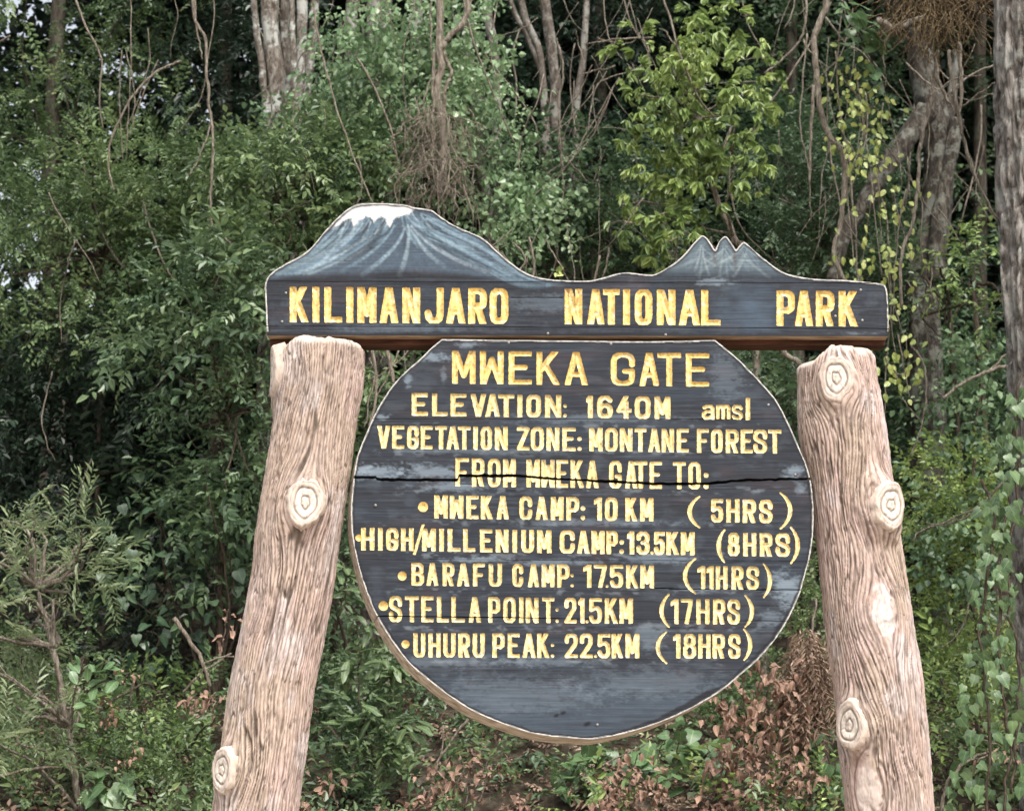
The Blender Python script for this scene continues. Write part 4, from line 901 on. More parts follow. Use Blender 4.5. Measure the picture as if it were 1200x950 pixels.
plant('forest_tree', 'dark fine-leaved tree right of the yellow-green tree, behind the twisting liana', 'tree', [(870,-60),(1030,-60),(1040,200),(1050,330),(880,330)], (7.8, 9.2), 'small', 'evergreen', 44, 24, (.25,.45), 1.25, 0, .45, [(930,-40,8.6,.05),(925,200,8.6,.06),(930,380,8.6,.08)], 'bark_dark', G, 14, 4, tshift=-.12)
plant('forest_tree', 'dark tree between the twisted grey trunk and the big right-hand trunk', 'tree', [(1040,-60),(1210,-60),(1210,560),(1050,560),(1055,300)], (8.4, 9.8), 'elliptic', 'evergreen', 36, 22, (.25,.45), 1.25, 0, .55, [(1150,-40,9.2,.05),(1148,200,9.2,.06),(1150,400,9.2,.08)], 'bark_dark', G, 10, 5)
# --- middle layer
GS = 'shrubs along the forest edge'
plant('small_tree', 'olive-green bushy tree at the left edge below the sky gaps', 'tree', [(-30,190),(120,170),(240,200),(300,330),(200,420),(-30,430)], (5.6, 6.8), 'small', 'olive', 56, 34, (.2,.38), 1.15, .1, .42, None, 'twig_dark', GS, 20, 6, tshift=.04)
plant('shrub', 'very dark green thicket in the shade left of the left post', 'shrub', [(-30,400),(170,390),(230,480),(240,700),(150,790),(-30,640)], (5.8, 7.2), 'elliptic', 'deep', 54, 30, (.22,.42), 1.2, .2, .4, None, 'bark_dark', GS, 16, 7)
plant('shrub', 'mid-green leafy bush hanging beside the upper half of the left post', 'shrub', [(150,370),(250,300),(345,330),(330,470),(300,640),(230,700),(180,620),(240,520),(160,440)], (4.4, 5.4), 'elliptic', 'evergreen', 48, 26, (.16,.3), 1.15, .25, .42, None, 'twig_dark', GS, 18, 8, tshift=.18)
plant('small_tree', 'fresh green small-leaved tree just left of the painted mountain', 'tree', [(240,200),(330,165),(420,165),(440,240),(380,250),(310,330),(255,330)], (4.8, 5.8), 'elliptic', 'olive', 44, 34, (.18,.32), 1.0, .15, .4, None, 'twig_dark', GS, 14, 9, tshift=.03)
plant('creeper', 'pale green creeper draping the trunks above the painted mountain', 'creeper', [(395,60),(455,20),(505,60),(510,160),(480,240),(430,240),(390,160)], (5.4, 6.2), 'creeper', 'creeper', 44, 34, (.16,.3), .95, .5, .38, [(440,-40,6.3,.04),(438,100,6.3,.05),(436,260,6.3,.05)], 'bark_grey', None, 6, 10, flat=1.2)
plant('creeper', 'light green creeper column right of the hanging root tangle', 'creeper', [(525,20),(565,40),(575,140),(600,190),(635,190),(622,310),(590,300),(560,230),(530,160)], (5.3, 6.0), 'creeper', 'creeper', 34, 34, (.14,.26), .95, .5, .36, [(545,-40,6.2,.03),(552,100,6.2,.04),(575,300,6.2,.05)], 'bark_grey', None, 6, 11, flat=1.2, tshift=.08)
plant('shrub', 'dark green bush behind the low middle of the header board', 'shrub', [(600,190),(770,180),(790,330),(600,335)], (6.4, 7.2), 'elliptic', 'evergreen', 34, 30, (.22,.36), 1.15, .1, .42, None, 'bark_dark', GS, 12, 12)
plant('small_tree', 'yellow-green tree with drooping leaf clusters above the three small painted peaks', 'tree', [(752,50),(790,15),(850,20),(895,70),(890,160),(850,230),(800,250),(790,310),(760,290),(750,180)], (4.5, 5.3), 'droop', 'yellow', 48, 30, (.13,.25), .9, .55, .42, [(822,150,5,.014),(832,210,5,.02),(858,275,5,.024),(880,330,5,.026)], 'liana', None, 14, 13)
plant('shrub', 'dark fine-leaved bush behind the right end of the header board', 'shrub', [(880,150),(1000,190),(1040,290),(1060,360),(960,340),(880,320)], (6.0, 7.0), 'small', 'evergreen', 40, 34, (.2,.34), 1.1, .1, .4, None, 'bark_dark', GS, 12, 14, tshift=.02)
plant('shrub', 'bright yellow-green sapling beside the big trunk, level with the header board', 'shrub', [(1105,290),(1180,280),(1185,380),(1130,400),(1110,350)], (5.0, 5.8), 'elliptic', 'yellow', 12, 22, (.12,.22), .95, .2, .5, None, 'twig_dark', GS, 6, 15, tshift=-.05)
plant('shrub', 'shaded dark bush between right post and big trunk at knot height', 'shrub', [(1035,400),(1190,400),(1190,600),(1060,600)], (6.6, 7.6), 'elliptic', 'evergreen', 34, 26, (.2,.38), 1.15, .1, .5, None, 'bark_dark', GS, 12, 16, tshift=-.06)
plant('shrub', 'sunlit olive-yellow bush to the right of the lower right post', 'shrub', [(1050,560),(1165,550),(1170,790),(1085,790)], (5.0, 6.0), 'small', 'yellow', 44, 34, (.16,.28), 1.05, 0, .42, None, 'twig_dark', GS, 10, 17, tshift=.12)
plant('shrub', 'green bush seen between round board and left post', 'shrub', [(385,400),(470,390),(440,480),(415,560),(400,640),(385,700)], (5.0, 6.0), 'elliptic', 'olive', 22, 26, (.16,.28), 1.0, .1, .42, None, 'twig_dark', GS, 8, 18, tshift=-.08)
plant('shrub', 'dark green bush seen between round board and top of right post', 'shrub', [(830,395),(950,400),(960,560),(900,500)], (5.0, 6.0), 'elliptic', 'evergreen', 22, 26, (.16,.3), 1.1, .1, .42, None, 'twig_dark', GS, 6, 19, tshift=.08)
plant('shrub', 'leafy green undergrowth hidden mostly by the round board', 'shrub', [(440,420),(900,430),(920,760),(850,850),(500,840),(420,700)], (5.6, 6.8), 'elliptic', 'evergreen', 34, 10, (.3,.5), 1.3, .1, .42, None, 'bark_dark', GS, 0, 20)
plant('shrub', 'bright green bush showing in the gap between round board and lower right post', 'shrub', [(905,690),(975,620),(1000,800),(960,830),(900,800)], (4.2, 5.0), 'small', 'olive', 18, 30, (.14,.24), 1.05, .1, .42, None, 'twig_dark', GS, 5, 21, tshift=.3)
# --- low layer
GL_ = 'low plants on the bank'
plant('shrub', 'wispy grey-green shrub at the lower left edge of the photo', 'shrub', [(-30,590),(70,590),(150,640),(110,700),(70,780),(70,900),(-30,940)], (2.9, 3.7), 'fine', 'grey', 40, 38, (.1,.2), 1.2, -.1, .57, [(45,690,3.2,.01),(62,760,3.2,.014),(80,850,3.2,.017),(95,950,3.2,.02)], 'liana', None, 26, 22)
plant('shrub', 'low light green shrub left of the base of the left post', 'shrub', [(110,820),(170,790),(250,850),(240,890),(120,900)], (3.4, 4.2), 'elliptic', 'yellow', 22, 22, (.1,.2), .8, -.1, .45, None, 'twig_dark', GL_, 6, 23, tshift=-.25)
plant('ground_plants', 'fine green ground plants along the bottom left edge', 'plants', [(-30,850),(250,880),(260,980),(-30,980)], (3.0, 3.8), 'small', 'olive', 40, 34, (.1,.2), .8, -.1, .4, None, 'twig_dark', None, 0, 24, tshift=.08)
plant('shrub', 'straggly green shrub at the foot of the gap right of the left post', 'shrub', [(360,860),(420,840),(480,870),(470,970),(350,970)], (3.2, 4.0), 'elliptic', 'evergreen', 16, 26, (.12,.2), .9, -.1, .45, None, 'twig_dark', GL_, 5, 25, tshift=.1)
plant('shrub', 'low dark green bush below the bottom of the round board', 'shrub', [(470,830),(600,850),(720,880),(720,980),(470,980)], (4.2, 5.0), 'small', 'evergreen', 40, 32, (.14,.26), 1.1, -.1, .4, None, 'twig_dark', GL_, 8, 26, tshift=.08)
plant('shrub', 'fresh green bush under the lower right of the round board', 'shrub', [(700,870),(800,830),(930,780),(990,850),(990,980),(700,980)], (4.4, 5.2), 'elliptic', 'olive', 40, 28, (.14,.26), 1.1, -.1, .42, None, 'twig_dark', GL_, 8, 27, tshift=.05)
plant('shrub', 'mixed green bush at the foot of the big right-hand trunk', 'shrub', [(1080,790),(1210,760),(1210,980),(1090,980)], (3.6, 4.6), 'elliptic', 'yellow', 34, 22, (.12,.24), .95, 0, .42, None, 'twig_dark', GL_, 6, 28, tshift=-.1)
plant('shrub', 'green weeds along the bottom edge between left post and round board', 'shrub', [(340,900),(700,900),(700,990),(340,990)], (2.6, 3.6), 'elliptic', 'olive', 30, 24, (.1,.18), .85, -.1, .45, None, 'twig_dark', GL_, 0, 31)
plant('shrub', 'green weeds along the bottom edge right of the middle', 'shrub', [(690,900),(1000,880),(1000,990),(690,990)], (2.6, 3.6), 'elliptic', 'yellow', 30, 24, (.1,.18), .9, -.1, .45, None, 'twig_dark', GL_, 0, 32, tshift=-.15)
plant('shrub', 'fine-leaved green bush filling the lower left behind the wispy shrub', 'shrub', [(-30,760),(120,720),(260,800),(260,930),(-30,930)], (4.0, 4.8), 'small', 'olive', 30, 28, (.14,.24), 1.05, -.1, .45, None, 'twig_dark', GL_, 4, 33, tshift=-.05)
plant('shrub', 'leafy green bush showing through the gap right of the left post, lower half', 'shrub', [(340,700),(440,620),(470,780),(520,850),(480,920),(340,900)], (4.2, 5.0), 'elliptic', 'evergreen', 26, 28, (.14,.24), 1.1, 0, .42, None, 'twig_dark', GL_, 4, 34, tshift=.1)
plant('shrub', 'pale green creeper-like bush at the left of the big trunk, behind its creeper', 'shrub', [(1085,440),(1200,400),(1210,700),(1110,720)], (4.6, 5.6), 'creeper', 'creeper', 22, 24, (.14,.26), .95, .2, .45, None, 'twig_dark', GL_, 4, 35, tshift=-.15)
# canopy added above the frame, out of view, to shade the forest edge
plant('forest_tree', 'unseen canopy tree added above the frame to shade the forest edge', 'tree', [(-100,-420),(1300,-420),(1300,-140),(-100,-140)], (7.5, 10.5), 'broad', 'deep', 40, 12, (.5,.8), 1.6, .2, .35, [(560,-200,9.5,.1),(600,100,10,.12),(610,400,10,.14)], 'bark_dark', None, 20, 29)

# ------------------------------------------------------------------ trunks, lianas, sticks
def wood(name, label, cat, stems, mat, n=8, rough=.15, sub=6, wander=.0, to_ground=False, group=None, part='stem', seed=0, taper_end=True):
    """stems: list of (list of (px,py), Y0, Y1, r0, r1) -> thing with one part per stem"""
    P0 = ppts(stems[0][0], stems[0][1], stems[0][2]); lo = P0[np.argmin(P0[:, 2])]
    b = np.array([lo[0], lo[1], float(ground_z(lo[0], lo[1])) if to_ground else lo[2]])
    e = empty(name, b, label, cat, group)
    for i, (pts, Y0, Y1, r0, r1) in enumerate(stems):
        P = ppts(pts, Y0, Y1); rad = list(np.linspace(r0, r1, len(P)))
        if to_ground and i == 0 or to_ground == 'all':
            P = np.vstack([P, [P[-1][0], P[-1][1] + .05, min(float(ground_z(P[-1][0], P[-1][1])) - .1, P[-1][2] - .1)]]); rad.append(rad[-1] * 1.2)
        tb = Tubes(); tb.add(P, rad, n=n, rough=rough, seed=seed + i * 5, sub=sub, wander=wander)
        link(part, tb.mesh(part, M[mat], b), e)
    return e
wood('forest_tree', 'cluster of lichen-spotted pale stems growing together at upper left of centre', 'tree',
     [([(312,-60),(318,40),(324,100),(320,170),(318,300)], 7.0, 7.0, .075, .06), ([(330,-60),(334,30),(336,90),(330,160),(328,300)], 7.1, 7.1, .04, .035), ([(352,-60),(354,40),(350,110),(345,300)], 7.2, 7.2, .045, .045), ([(368,-60),(368,30),(360,110),(352,260)], 7.3, 7.3, .035, .035),
      ([(292,-60),(300,30),(308,90),(312,200)], 6.9, 7.0, .025, .03), ([(341,-60),(343,40),(346,110),(350,260)], 6.95, 6.95, .02, .03)], 'bark_pale', n=20, rough=.35, sub=14, to_ground='all', part='trunk', seed=21)
for i, (x, w, lab) in enumerate([(412, .05, 'leftmost of the three slim pale trunks left of the root tangle, at the top'), (437, .055, 'middle of the three slim pale trunks left of the root tangle, at the top'), (452, .045, 'rightmost of the three slim pale trunks left of the root tangle, at the top')]):
    wood('forest_tree', lab, 'tree', [([(x + 3,-50),(x,40),(x + 2,160),(x,330)], 6.9, 6.9, w, w)], 'bark_grey', n=10, sub=8, to_ground='all', group='slim trunks at the top of the photo', part='trunk', seed=30 + i)
for i, (pts, w, lab) in enumerate([([(566,-50),(572,20),(581,90),(583,330)], .05, 'slim pale trunk leaning right, between creeper column and dark tree'), ([(588,-50),(601,10),(622,52),(640,120),(650,330)], .03, 'thin slanting stem crossing the dark gap above the header board'), ([(600,-50),(615,20),(634,72),(640,200),(640,330)], .04, 'slim trunk just left of the long pale trunk in the dark gap'),
     ([(630,-60),(641,20),(650,90),(652,150),(664,210),(668,330)], .06, 'long pale trunk with rough bark standing in the dark gap'), ([(690,-60),(684,60),(676,120),(675,180),(674,330)], .038, 'thin grey trunk right of the long pale trunk'),
     ([(486,-50),(488,20),(484,200),(480,330)], .07, 'brown trunk mostly hidden behind the hanging root tangle')]):
    wood('forest_tree', lab, 'tree', [(pts, 6.9, 7.0, w * .72, w * .8)], 'bark_grey', n=12, rough=.25, sub=8, to_ground='all', group='slim trunks at the top of the photo', part='trunk', seed=40 + i)
wood('forest_tree', 'twisted grey tree with a slanting limb right of the header board', 'tree',
     [([(1076,20),(1082,90),(1096,150),(1100,210),(1090,280),(1080,340),(1086,430),(1088,560)], 6.2, 6.2, .1, .13), ([(1122,140),(1110,200),(1100,260),(1096,330)], 6.1, 6.1, .05, .07), ([(1085,130),(1058,170),(1035,200),(1008,245),(990,275),(975,330)], 6.0, 5.8, .085, .05), ([(1120,60),(1112,140),(1098,200)], 6.2, 6.2, .03, .05)], 'bark_twist', n=20, rough=.35, sub=14, to_ground=True, part='trunk', seed=61)
big = wood('forest_tree', 'big rough-barked trunk at the right edge of the photo', 'tree', [([(1212,-120),(1214,0),(1216,130),(1222,300),(1232,450),(1240,620),(1246,800),(1250,950)], 2.9, 2.9, .235, .25)], 'bark_big', n=150, rough=.16, sub=70, to_ground=True, part='trunk', seed=71)
# bark plates on the big trunk: ridged relief in the mesh
def ridge_big():
    o = big.children[0]; me = o.data; n = len(me.vertices); co = np.empty(n * 3, np.float32); me.vertices.foreach_get('co', co); co = co.reshape(-1, 3).astype(float)
    cx = np.array([p[0] for p in ppts([(1212,-120),(1214,0),(1216,130),(1222,300),(1232,450),(1240,620),(1246,800),(1250,950)], 2.9)]) - big.location.x
    cz = np.array([p[2] for p in ppts([(1212,-120),(1214,0),(1216,130),(1222,300),(1232,450),(1240,620),(1246,800),(1250,950)], 2.9)]) - big.location.z
    c = np.interp(co[:, 2], cz[::-1], cx[::-1]); dx = co[:, 0] - c; dy = co[:, 1] - .0
    a = np.arctan2(dx, dy); r = np.hypot(dx, dy) + 1e-6
    g = 1 - np.abs(2 * fbm(np.cos(a) * 9, np.sin(a) * 9, co[:, 2] * 4, 5, 4) - 1)
    k = sstep(.7, .97, g) * .028; s = (r - k) / r
    co[:, 0] = c + dx * s; co[:, 1] = dy * s
    me.vertices.foreach_set('co', co.astype(np.float32).ravel()); me.update()
ridge_big()
LN = 'lianas hanging in the forest'
lianas = [
 ('pale liana hanging straight down left of the lichen-spotted trunks', [([(222,-40),(228,20),(240,45),(242,80),(246,130),(250,170),(247,230),(248,262),(270,285),(296,318)], .014), ([(248,132),(243,158),(233,185),(222,206)], .008), ([(226,-30),(232,40),(238,70)], .008)], 4.9),
 ('bare arching liana curving like a hook at upper left', [([(212,72),(190,80),(162,105),(143,135),(130,165),(127,195),(133,224)], .011)], 4.8),
 ('long thin liana slanting down to the snowy painted summit', [([(362,-30),(372,40),(384,90),(400,145),(420,200),(436,238)], .009)], 4.6),
 ('thick pale liana bending over the right end of the header board', [([(948,-60),(968,0),(954,45),(957,90),(962,130),(972,160),(987,180),(989,225),(984,265),(977,295),(990,330)], .028)], 4.3),
 ('curved bare stem left of the thick pale liana', [([(945,-50),(944,15),(938,45),(915,72),(896,86)], .011)], 4.6),
 ('thin dark liana hanging between the dark tree and the thick pale liana', [([(946,40),(940,100),(938,150),(948,200),(950,260)], .008), ([(953,100),(950,160),(948,215)], .016)], 4.8),
 ('looping liana falling from the root mass down past the header board', [([(1098,75),(1090,120),(1078,170),(1076,215),(1070,260),(1057,300),(1056,360)], .018)], 4.0),
 ('bare liana swinging from the root mass to the big right-hand trunk', [([(1112,60),(1116,100),(1126,150),(1138,195),(1156,235),(1168,255)], .014), ([(1090,112),(1120,92),(1150,88)], .006), ([(1128,125),(1150,108),(1168,95)], .007)], 3.6),
 ('thin liana hanging in the gap right of the header board', [([(1068,405),(1083,430),(1085,470),(1076,510),(1066,535)], .008), ([(1050,440),(1060,470),(1078,492)], .006)], 4.2),
 ('group of fine grey aerial strands hanging at upper left', [([(152,-30),(154,60),(150,140),(148,180)], .005), ([(143,60),(140,120),(145,190)], .005), ([(148,60),(158,110),(152,160)], .005)], 5.2),
 ('curved liana in front of the dark gap, looping right of the long trunk', [([(720,-40),(740,30),(760,55),(748,80),(700,100),(690,150)], .008), ([(706,-30),(712,40),(730,70)], .007), ([(700,45),(740,50),(765,10)], .006), ([(652,45),(660,80),(655,130),(660,200)], .01)], 5.8)]
for i, (lab, st, Y) in enumerate(lianas):
    wood('liana', lab, 'liana', [(p, Y, Y, r * .85, r * .55) for p, r in st], 'liana', n=7, rough=.25, sub=8, wander=.006, group=LN, seed=80 + i * 7)
# sticks
for i, (lab, st, Y, m) in enumerate([
 ('bare brown stick leaning left of the left post', [([(205,725),(222,748),(238,775),(246,805)], .014), ([(215,812),(240,785),(272,765)], .008), ([(238,778),(255,770),(275,768)], .006)], 3.4, 'twig'),
 ('pale dry stick lying across the bottom left corner', [([(-20,915),(30,902),(72,899)], .01)], 3.0, 'twig'),
 ('pale dead stem slanting down below the round board', [([(548,842),(530,868),(510,900),(500,940)], .009), ([(520,850),(515,890),(508,905)], .005), ([(575,880),(560,920),(550,950)], .005)], 3.4, 'twig'),
 ('thin bent twig under the bottom right of the round board', [([(860,820),(846,870),(835,910),(812,935)], .008), ([(812,935),(850,925),(860,920)], .006), ([(700,900),(735,882),(760,870)], .005)], 3.4, 'twig'),
 ('curved dry stem with withered leaves at the bottom right', [([(1102,950),(1112,915),(1135,890),(1160,882),(1188,892)], .011), ([(1135,890),(1150,868),(1175,875)], .005)], 2.6, 'twig'),
 ('forked bare branch between the right post and the big trunk', [([(1212,425),(1180,428),(1158,436),(1130,448),(1105,466)], .014), ([(1158,436),(1175,418),(1190,408)], .008)], 5.0, 'liana'),
 ('pair of slender bare shoots reaching left of the big trunk', [([(1180,560),(1150,590),(1120,606),(1080,622),(1070,632)], .007), ([(1140,600),(1110,615),(1085,612)], .006), ([(1140,690),(1125,740),(1100,760)], .005)], 3.8, 'liana'),
 ('tangle of bare vine stems between left post and round board', [([(436,410),(442,450),(436,490),(424,540)], .01), ([(452,400),(458,430),(462,450)], .016), ([(470,405),(455,440),(440,470),(430,520)], .006), ([(434,420),(440,440),(432,470),(428,500)], .006), ([(480,410),(460,430),(432,446)], .005)], 4.0, 'twig'),
 ('bare branch showing just left of the top of the right post', [([(905,395),(918,412),(934,425),(948,440)], .02)], 3.6, 'liana'),
 ('thin bare twigs arching over the right flank of the painted mountain', [([(575,288),(590,300),(606,318),(622,330)], .006), ([(606,318),(616,300),(600,285)], .006)], 3.6, 'twig')]):
    wood('dry_branch', lab, 'branch', [(p, Y, Y, r, r * .7) for p, r in st], m, n=6, rough=.15, sub=6, wander=.008, group='bare sticks and twigs', seed=200 + i * 3)

# small foliage in front of the twisted trunk and creeper round the pale stems
plant('creeper', 'light green creeper wrapped round the feet of the lichen-spotted stems', 'creeper', [(300,170),(400,130),(410,220),(340,240),(300,220)], (5.9, 6.6), 'creeper', 'creeper', 20, 30, (.13,.24), .95, .4, .42, None, 'bark_grey', None, 4, 36, flat=1.2, tshift=-.05)
plant('shrub', 'dark leafy climber half covering the twisted grey tree', 'climber', [(1085,300),(1140,260),(1150,420),(1070,440)], (5.3, 5.8), 'elliptic', 'evergreen', 9, 24, (.12,.22), .95, .3, .5, None, 'twig_dark', None, 4, 37)
# fine bare strands everywhere among the leaves: uncountable
def strands():
    r = random.Random(77); tb = Tubes()
    for k in range(300):
        x = r.choice([r.uniform(0, 1200), r.gauss(690, 70), r.gauss(1010, 70), r.gauss(440, 90)]); y = r.uniform(-60, 330) if r.random() < .75 else r.uniform(300, 760); Y = r.uniform(4.4, 7.0)
        if r.random() < .6: l = r.uniform(60, 240); a = math.pi / 2 + r.gauss(0, .18)
        else: l = r.uniform(30, 110); a = r.uniform(0, math.pi)
        pts = [(x, y, Y)]
        for q in range(4): a += r.gauss(0, .22); x += math.cos(a) * l / 4; y += math.sin(a) * l / 4; Y += r.gauss(0, .05); pts.append((x, y, Y))
        w = r.choice([.003, .004, .005, .008]); tb.add(ppts(pts, 0), [w, w, w * .9, w * .8, w * .5], n=4, sub=4, wander=.006, seed=k)
    o = link('vine_strands', tb.mesh('vine_strands', M['liana'])); tag(o, 'fine bare vine strands hanging everywhere among the forest leaves', 'vines', kind='stuff')
strands()
# hanging root tangle above the painted mountain
def root_tangle():
    b = at(515, 60, 5.0); e = empty('root_tangle', b, 'hanging tangle of dry brown roots and twigs above the painted mountain', 'roots')
    r = random.Random(4)
    for pts, w in [([(514,-40),(516,60),(514,110),(518,170),(516,230)], .028), ([(560,-40),(545,20),(522,50),(516,60)], .022), ([(519,60),(528,85),(521,110),(519,180)], .014), ([(510,60),(508,130),(507,190)], .012), ([(512,80),(495,120),(488,150)], .007)]:
        tb = Tubes(); tb.add(ppts(pts, 5.0), [w] * len(pts), n=8, rough=.25, sub=8, wander=.012, seed=int(pts[0][0])); link('stem', tb.mesh('stem', M['liana'], b), e)
    tb = Tubes()
    for k in range(230):
        x0 = r.gauss(512, 20); y0 = r.uniform(120, 225); a = r.gauss(math.pi / 2, .9); l = r.uniform(20, 75); Y = 5.0 + r.gauss(0, .18)
        x1 = x0 + math.cos(a) * l * .8; y1 = min(y0 + abs(math.sin(a)) * l, 292); pts = [(x0, y0, Y), ((x0 + x1) / 2 + r.gauss(0, 8), (y0 + y1) / 2 + r.gauss(0, 5), Y + r.gauss(0, .06)), (x1, y1, Y + r.gauss(0, .1))]
        w = r.uniform(.0018, .005); tb.add(ppts(pts, 0), [w, w * .8, w * .4], n=4, sub=4, wander=.015, seed=k)
    o = link('rootlets', tb.mesh('rootlets', M['twig'], b), e); o['kind'] = 'stuff'
root_tangle()
def root_mass():
    b = at(1090, 10, 3.9); e = empty('root_mass', b, 'overhanging mass of brown roots and moss at the top right, left of the big trunk', 'roots')
    r = random.Random(14); tb = Tubes()
    for k in range(420):
        x0 = r.gauss(1092, 32); y0 = r.uniform(-60, 30); x0 = min(max(x0, 1035), 1165); Y = 3.9 + r.gauss(0, .22)
        l = r.uniform(20, 75) * (1.1 - abs(x0 - 1092) / 110); x1 = x0 + r.gauss(0, 22); y1 = y0 + l
        pts = [(x0, y0, Y), ((x0 + x1) / 2 + r.gauss(0, 7), (y0 + y1) / 2, Y + r.gauss(0, .05)), (x1, y1, Y + r.gauss(0, .08))]
        w = r.uniform(.002, .006); tb.add(ppts(pts, 0), [w, w * .8, w * .4], n=4, sub=4, wander=.012, seed=k)
    o = link('rootlets', tb.mesh('rootlets', M['root'], b), e); o['kind'] = 'stuff'
    # woody core: a shaggy lump of earth and moss
    n1, n2 = 26, 40; A, B = np.meshgrid(np.linspace(0, math.pi, n1), np.linspace(0, 2 * math.pi, n2, endpoint=False), indexing='ij')
    D = np.stack([np.sin(A) * np.cos(B), np.sin(A) * np.sin(B), np.cos(A)], -1); rad = 1 + .7 * (fbm(D[..., 0] * 3 + 5, D[..., 1] * 3, D[..., 2] * 3, 8, 4) - .5) * 2
    V = D * rad[..., None] * np.array([.3, .24, .17]) + at(1098, -2, 4.15) - b
    i = np.arange(n1 - 1)[:, None] * n2 + np.arange(n2)[None]; j = np.arange(n1 - 1)[:, None] * n2 + (np.arange(n2)[None] + 1) % n2
    link('moss_clump', npmesh('moss_clump', V.reshape(-1, 3), quads=np.stack([i, i + n2, j + n2, j], -1).reshape(-1, 4), mats=[M['bark_dark']]), e)
    for pts, w in [([(1030,22),(1045,35),(1062,28),(1085,20)], .03), ([(1098,60),(1098,90),(1112,120)], .016), ([(1124,50),(1126,90),(1124,150)], .014)]:
        tb = Tubes(); tb.add(ppts(pts, 3.8), [w * .7] + [w] * (len(pts) - 2) + [w * .5], n=8, rough=.3, sub=8, wander=.01, seed=int(pts[0][0])); link('root', tb.mesh('root', M['liana'], b), e)
root_mass()

# ------------------------------------------------------------------ plants whose leaves are picked out one by one
def big_leaf(kind, r, k=0):
    """a leaf mesh of about 16-24 triangles, unit length, midrib along +X"""
    if kind == 'heart': prof = [(-.08, .26), (.05, .42), (.25, .46), (.5, .36), (.75, .19)]; z = [.04, .05, .04, .0, -.06]; curl = -.18
    elif kind == 'lobed': prof = [(-.06, .22), (.06, .4), (.22, .34), (.36, .5), (.55, .26), (.78, .12)]; z = [.04, .06, .03, .05, 0, -.05]; curl = -.16
    elif kind == 'lance': prof = [(.1, .08), (.3, .145), (.55, .15), (.8, .08)]; z = [.02, .04, .02, -.06]; curl = -.2
    elif kind == 'oval': prof = [(.08, .16), (.28, .28), (.52, .29), (.78, .17)]; z = [.03, .05, .02, -.05]; curl = -.15
    elif kind == 'dead': prof = [(.05, .14), (.25, .26), (.5, .28), (.75, .14)]; z = [.12, .24, .22, .05]; curl = r.uniform(-.7, .5)
    n = len(prof); V = [(0, 0, 0)] + [(x * .85 + .08, 0, curl * x * x) for x, _ in prof] + [(1, 0, curl)]
    L_ = []; 
    for s in (1, -1):
        o = len(V)
        for (x, w), zz in zip(prof, z):
            V.append((x + r.uniform(-.03, .03), s * w * r.uniform(.85, 1.1), zz + curl * x * x + r.uniform(-.03, .03) * (5 if kind == 'dead' else 1)))
        L_.append(o)
    Q = []; T = []
    for si, o in enumerate(L_):
        f = (lambda *a: a) if si == 0 else (lambda *a: a[::-1])
        T.append(f(0, 1, o)); 
        for k_ in range(n - 1): Q.append(f(1 + k_, 2 + k_, o + k_ + 1, o + k_))
        T.append(f(n, n + 1, o + n - 1))
    return np.array(V), np.array(T), np.array(Q)
rl = random.Random(8)
def leaf_meshes(kind, mat, nm='leaf', k=4):
    out = []
    for i in range(k):
        V, T, Q = big_leaf(kind, rl); out.append(npmesh(nm, V, tris=T, quads=Q, mats=[M[mat]], smooth=True))
    return out
LM = {'vine': leaf_meshes('lobed', 'vine_leaf') + leaf_meshes('heart', 'vine_leaf'), 'heart': leaf_meshes('heart', 'broad', k=5), 'lance': leaf_meshes('lance', 'lance', k=5), 'gold': leaf_meshes('oval', 'gold', k=4), 'dead': leaf_meshes('dead', 'dead', k=14), 'shade': leaf_meshes('heart', 'shade_toned_leaf', k=4), 'oval': leaf_meshes('oval', 'broad', k=4)}
def put_leaf(parent, kind, pos, d, size, r, upv=(0, 0, 1), nm='leaf'):
    me = LM[kind][r.randrange(len(LM[kind]))]
    o = bpy.data.objects.new(nm, me); COL.objects.link(o); o.parent = parent
    Rm = rot_to(np.array([d], float), np.array([upv], float) + np.array([[r.gauss(0, .25) for _ in range(3)]]))[0]
    o.matrix_local = Matrix.Translation(Vector(np.array(pos) - np.array(parent.location))) @ Matrix([list(Rm[i]) for i in range(3)]).to_4x4() @ Matrix.Scale(size, 4)
    return o
# creeper on the big trunk
def trunk_creeper():
    r = random.Random(22); b = at(1180, 940, 2.55); b = np.array([b[0], b[1], float(ground_z(b[0], b[1]))])
    e = empty('creeper', b, 'creeper with big grey-green heart leaves climbing the big right-hand trunk', 'creeper')
    for pts in ([(1176,960),(1182,860),(1170,740),(1178,620),(1190,520),(1196,440)], [(1160,960),(1158,840),(1150,720),(1165,620),(1150,560)], [(1185,930),(1195,800),(1180,680),(1196,560),(1188,470)]):
        tb = Tubes(); tb.add(ppts(pts, 2.5, 2.58), [.008] * len(pts), n=6, sub=8, wander=.02, seed=pts[0][0]); link('stem', tb.mesh('stem', M['twig_dark'], b), e)
    n = 0
    while n < 296:
        y = r.uniform(455, 945); xl = np.interp(y, [455, 520, 600, 700, 800, 880, 950], [1190, 1168, 1145, 1140, 1128, 1120, 1105]); x = r.uniform(xl, 1212)
        if 560 < y < 800 and x > 1187 and r.random() < .75: continue
        if noise(x * .05, y * .03, 0, 9) < .3: continue
        Y = 2.35 + r.uniform(0, .35); p = at(x, y, Y)
        put_leaf(e, 'vine', p, (r.gauss(0, .55), -.25 + r.gauss(0, .2), -1), r.uniform(.035, .085), r, (r.gauss(0, .5), -1, .35 + r.gauss(0, .4))); n += 1
trunk_creeper()
